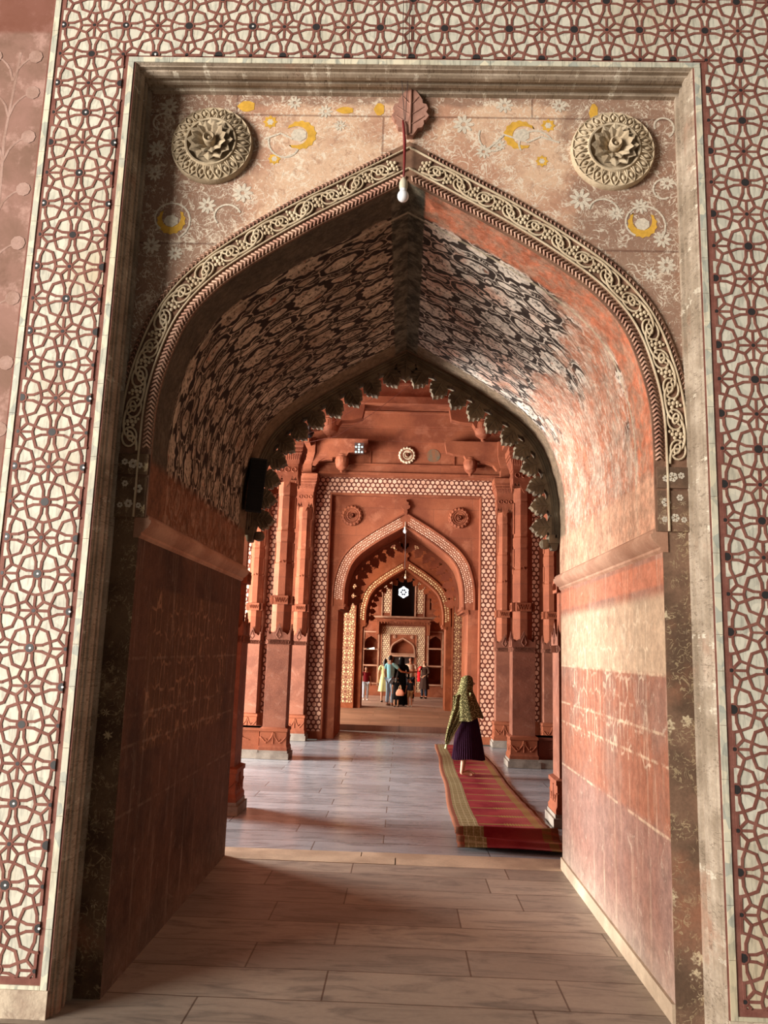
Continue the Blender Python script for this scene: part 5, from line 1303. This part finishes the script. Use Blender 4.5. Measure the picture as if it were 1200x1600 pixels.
# the shawled woman on the carpet: faces right and away from the camera
sk = cloth('plum_skirt', (50, 24, 44), .25)
wo = empty('person', (1.06, 8.5, .024), 0, 'barefoot woman in a yellow green patterned shawl and pleated plum skirt on the carpet', 'person')
V = {'pel': (.03, 0, .82, (.085, .07)), 'wai': (.02, 0, .96, .080), 'che': (.0, 0, 1.10, (.12, .09)), 'sho': (.0, 0, 1.20, (.085, .07)), 'nek': (.0, 0, 1.27, .045), 'jaw': (.03, .01, 1.33, (.055, .06)), 'hed': (.03, .01, 1.385, (.07, .078)), 'top': (.025, .01, 1.44, .058)}
Eg = chain('pel', 'wai', 'che', 'sho', 'nek', 'jaw', 'hed', 'top')
for s, q in ((-1, 'l'), (1, 'r')):
    el = Vector((-.05, -.12, 1.03)) if s < 0 else Vector((-.03, .12, 1.03)); wr = Vector((.01, -.07, .98)) if s < 0 else Vector((.02, .06, .98)); d = (wr-el).normalized()
    V['sh'+q] = (0, s*.10, 1.18, .045); V['el'+q] = (*el, .035); V['wr'+q] = (*wr, .022); pm = wr+d*.05; V['pa'+q] = (*pm, (.03, .016)); Eg += chain('sho', 'sh'+q, 'el'+q, 'wr'+q, 'pa'+q)
    sd = d.cross(Vector((0, 1, 0))).normalized()
    for i, (off, ln) in enumerate(((-.024, .06), (-.008, .072), (.008, .068), (.024, .052))):
        b = pm+sd*off+d*.028; V['f%d%s' % (i, q)] = (*b, .009); V['g%d%s' % (i, q)] = (*(b+d*ln*.5), .0082); V['h%d%s' % (i, q)] = (*(b+d*ln+Vector((.012, 0, -.004))), .007); Eg += chain('pa'+q, 'f%d%s' % (i, q), 'g%d%s' % (i, q), 'h%d%s' % (i, q))
    V['t0'+q] = (*(wr+d*.02+Vector((.02, 0, 0))), .0095); V['t1'+q] = (*(wr+d*.05+Vector((.03, 0, 0))), .008); Eg += chain('wr'+q, 't0'+q, 't1'+q)
    y = s*.065-.02; x = -.02 if s < 0 else .0
    V['hp'+q] = (.03, s*.045, .76, .060); V['kn'+q] = (.02, y, .46, .055); V['cf'+q] = (x-.015, y, .30, .048); V['an'+q] = (x-.04, y, .075, .032); V['he'+q] = (x-.055, y, .030, .030); V['ft'+q] = (x+.05, y, .032, (.036, .024)); V['bl'+q] = (x+.11, y, .022, (.040, .017)); Eg += chain('pel', 'hp'+q, 'kn'+q, 'cf'+q, 'an'+q, 'he'+q, 'ft'+q, 'bl'+q)
    for i in range(5):
        V['u%d%s' % (i, q)] = (x+.155-.008*i, y+s*(-.028+.014*i), .014, .0085); Eg += [('bl'+q, 'u%d%s' % (i, q))]
skin_obj('body', V, Eg, SKIN2, wo, 'pel', 2, 1.0)
mb = MB(); mb.tube([(.10, .02, 1.40), (.125, .02, 1.375), (.105, .02, 1.365)], [.009, .013, .008], 6); mb.build('nose', SKIN2, wo, smooth=True)
for s in (-1, 1): mb = MB(); mb.ball((.098, .012+s*.026, 1.398), (.006, .010, .006), 8, 5); mb.build('eye', EYE, wo, smooth=True)
mb = MB(); mb.ball((.09, .012, 1.338), (.008, .02, .006), 8, 5); mb.build('mouth', LIP, wo, smooth=True)
mb = MB(); rings = []; NP = 132
for i in range(16):
    t = i/15; z = .98-.74*t; rx = .115+.135*t**.75; ry = .095+.10*t**.8; cx = .02+.02*t
    rings.append([((rx+(.0035+.007*t)*(1 if j % 3 == 0 else (-.6 if j % 3 == 1 else -.2)))*cos(2*pi*j/NP)+cx, (ry+(.0035+.006*t)*(1 if j % 3 == 0 else -.5))*sin(2*pi*j/NP), z+(.012*sin(3*2*pi*j/NP) if i == 15 else 0)) for j in range(NP)])
mb.stack(rings[::-1], False); mb.build('pleated_skirt', sk, wo, smooth=70)
def shawl_mat():
    s = Sh('yellow_green_patterned_shawl', .9, .1); v = s.co(); d = s.voro(v, 55, 'F1', .9); n = s.noise(v, 24, 3, .6)
    c = s.mix(s.ss(d, .30, .42), lin((184, 174, 122)), lin((80, 76, 46))); c = s.mix(s.mul(s.ss(n, .56, .62), .7), c, lin((60, 56, 36)))
    return s.done(c, n, .3, .004)
SH = shawl_mat(); mb = MB(); rings = []; NS = 48
prof = [(1.505, .012, .02, .012), (1.500, .045, .05, .010), (1.470, .085, .085, .003), (1.42, .098, .098, .0), (1.36, .106, .104, -.005), (1.30, .108, .108, -.015), (1.25, .122, .130, -.02), (1.20, .150, .165, -.02), (1.12, .170, .20, -.01), (1.02, .195, .215, .01), (.93, .215, .22, .03), (.86, .225, .225, .04)]
for i, (z, rx, ry, cx) in enumerate(prof):
    t = i/(len(prof)-1); row = []
    for j in range(NS):
        a = 2*pi*j/NS; f = 1+.035*t*sin(9*a+2)+.02*t*sin(17*a)
        dz = 0
        if i >= 9: dz = (-.10*max(0, -cos(a-.5)) + .02*sin(5*a))*(i-8)/3.0*.6
        row.append((cx+rx*f*cos(a), ry*f*sin(a), z+dz))
    rings.append(row)
mb.stack(rings[::-1], False); mb.build('shawl', SH, wo, smooth=True)
mb = MB(); rows = []
for i in range(15):                                          # the loose end hanging in front at the left
    t = i/14; z = 1.22-.76*t; cx = -.085-.200*t+.02*sin(t*5); w_ = .12*(1-t)**.7+.018; row = []
    for j in range(13):
        q = j/12-.5; row.append((cx+q*w_*1.7+.03*(1-t)*q, -.120-.03*sin(t*3)+.03*t+.022*sin(j*1.5+t*3)*(1-.4*t), z+.05*q*(1-t)-.12*q*(t > .3)*(1-t)))
    rows.append(row)
v_ = [p for r_ in rows for p in r_]; f_ = [(i*13+j, i*13+j+1, (i+1)*13+j+1, (i+1)*13+j) for i in range(14) for j in range(12)]
mb.add(v_, f_); o = mb.build('shawl_end', SH, wo, smooth=True); o.modifiers.new('th', 'SOLIDIFY').thickness = .008
mb = MB(); edge = [(rows[i][12][0]+.004, rows[i][12][1]-.008, rows[i][12][2]) for i in range(15)]
mb.tube(edge, .013, 6); mb.tube([(rows[-1][6][0], rows[-1][6][1], rows[-1][6][2]), (rows[-1][6][0]-.015, rows[-1][6][1], rows[-1][6][2]-.07)], [.014, .022], 8)
mb.build('shawl_border', cloth('pale_green_border', (196, 204, 150)), wo, smooth=True)

# ------------------------------------------------------------------ camera
pitch, yaw, roll = .1695, -.0289, .0315
cy_, sy_, cp_, sp_ = cos(yaw), sin(yaw), cos(pitch), sin(pitch)
fw = Vector((sy_*cp_, cy_*cp_, sp_)); rt = Vector((cy_, -sy_, 0)); up = rt.cross(fw)
r2 = cos(roll)*rt+sin(roll)*up; u2 = -sin(roll)*rt+cos(roll)*up
cam = bpy.data.cameras.new('camera'); co = bpy.data.objects.new('camera', cam); COL.objects.link(co)
M_ = Matrix((r2, u2, -fw)).transposed().to_4x4(); M_.translation = Vector((.045, -4.38, 1.9)); co.matrix_world = M_
cam.sensor_fit = 'HORIZONTAL'; cam.sensor_width = 36; cam.lens = 1249/1200*36; cam.clip_end = 200
SC.camera = co

# ------------------------------------------------------------------ light
w = bpy.data.worlds.new('world'); SC.world = w; w.use_nodes = True
w.node_tree.nodes['Background'].inputs[0].default_value = lin((255, 240, 222)); w.node_tree.nodes['Background'].inputs[1].default_value = .11
def area(name, loc, target, sx, sy, power, col):
    l = bpy.data.lights.new(name, 'AREA'); l.shape = 'RECTANGLE'; l.size = sx; l.size_y = sy; l.energy = power; l.color = lin(col)[:3]
    o = bpy.data.objects.new(name, l); COL.objects.link(o); o.location = loc
    o.rotation_euler = (Vector(target)-Vector(loc)).to_track_quat('-Z', 'Y').to_euler(); return o
area('daylight_front_court', (-14.5, -9.6, 3.4), (0.9, 0, 2.4), 7.5, 6.0, 6600, (255, 248, 238))
area('daylight_hall_court', (-10.0, 8.6, 2.2), (1.5, 9.3, 2.4), 4.0, 4.0, 5400, (255, 250, 244))
area('daylight_second_hall', (-5.6, 16.4, 2.6), (0.6, 20.1, 2.6), 2.8, 4.4, 1050, (255, 232, 200))
area('daylight_end_hall', (-5.9, 24.0, 2.6), (.6, 26.8, 2.2), 4.6, 4.6, 1300, (255, 244, 228))
SC.view_settings.view_transform = 'Standard'; SC.view_settings.look = 'None'; SC.view_settings.gamma = 1; SC.view_settings.exposure = 0.0
SC.view_settings.use_curve_mapping = False
GROUPS = {'stone_column': 'carved red sandstone columns of the hall', 'carved_rosette': 'round carved rosettes above the arches', 'cusped_arch': 'fringes of leaf cusps inside the arches',
          'light_bulb': 'white bulbs hanging under the arch points', 'wire': 'thin dark electric wires', 'hanging_wire': 'dusty wires across the upper hall'}
for o in SC.objects:
    g = GROUPS.get(o.name.split('.')[0])
    if g and o.parent is None and 'kind' not in o: o['group'] = g
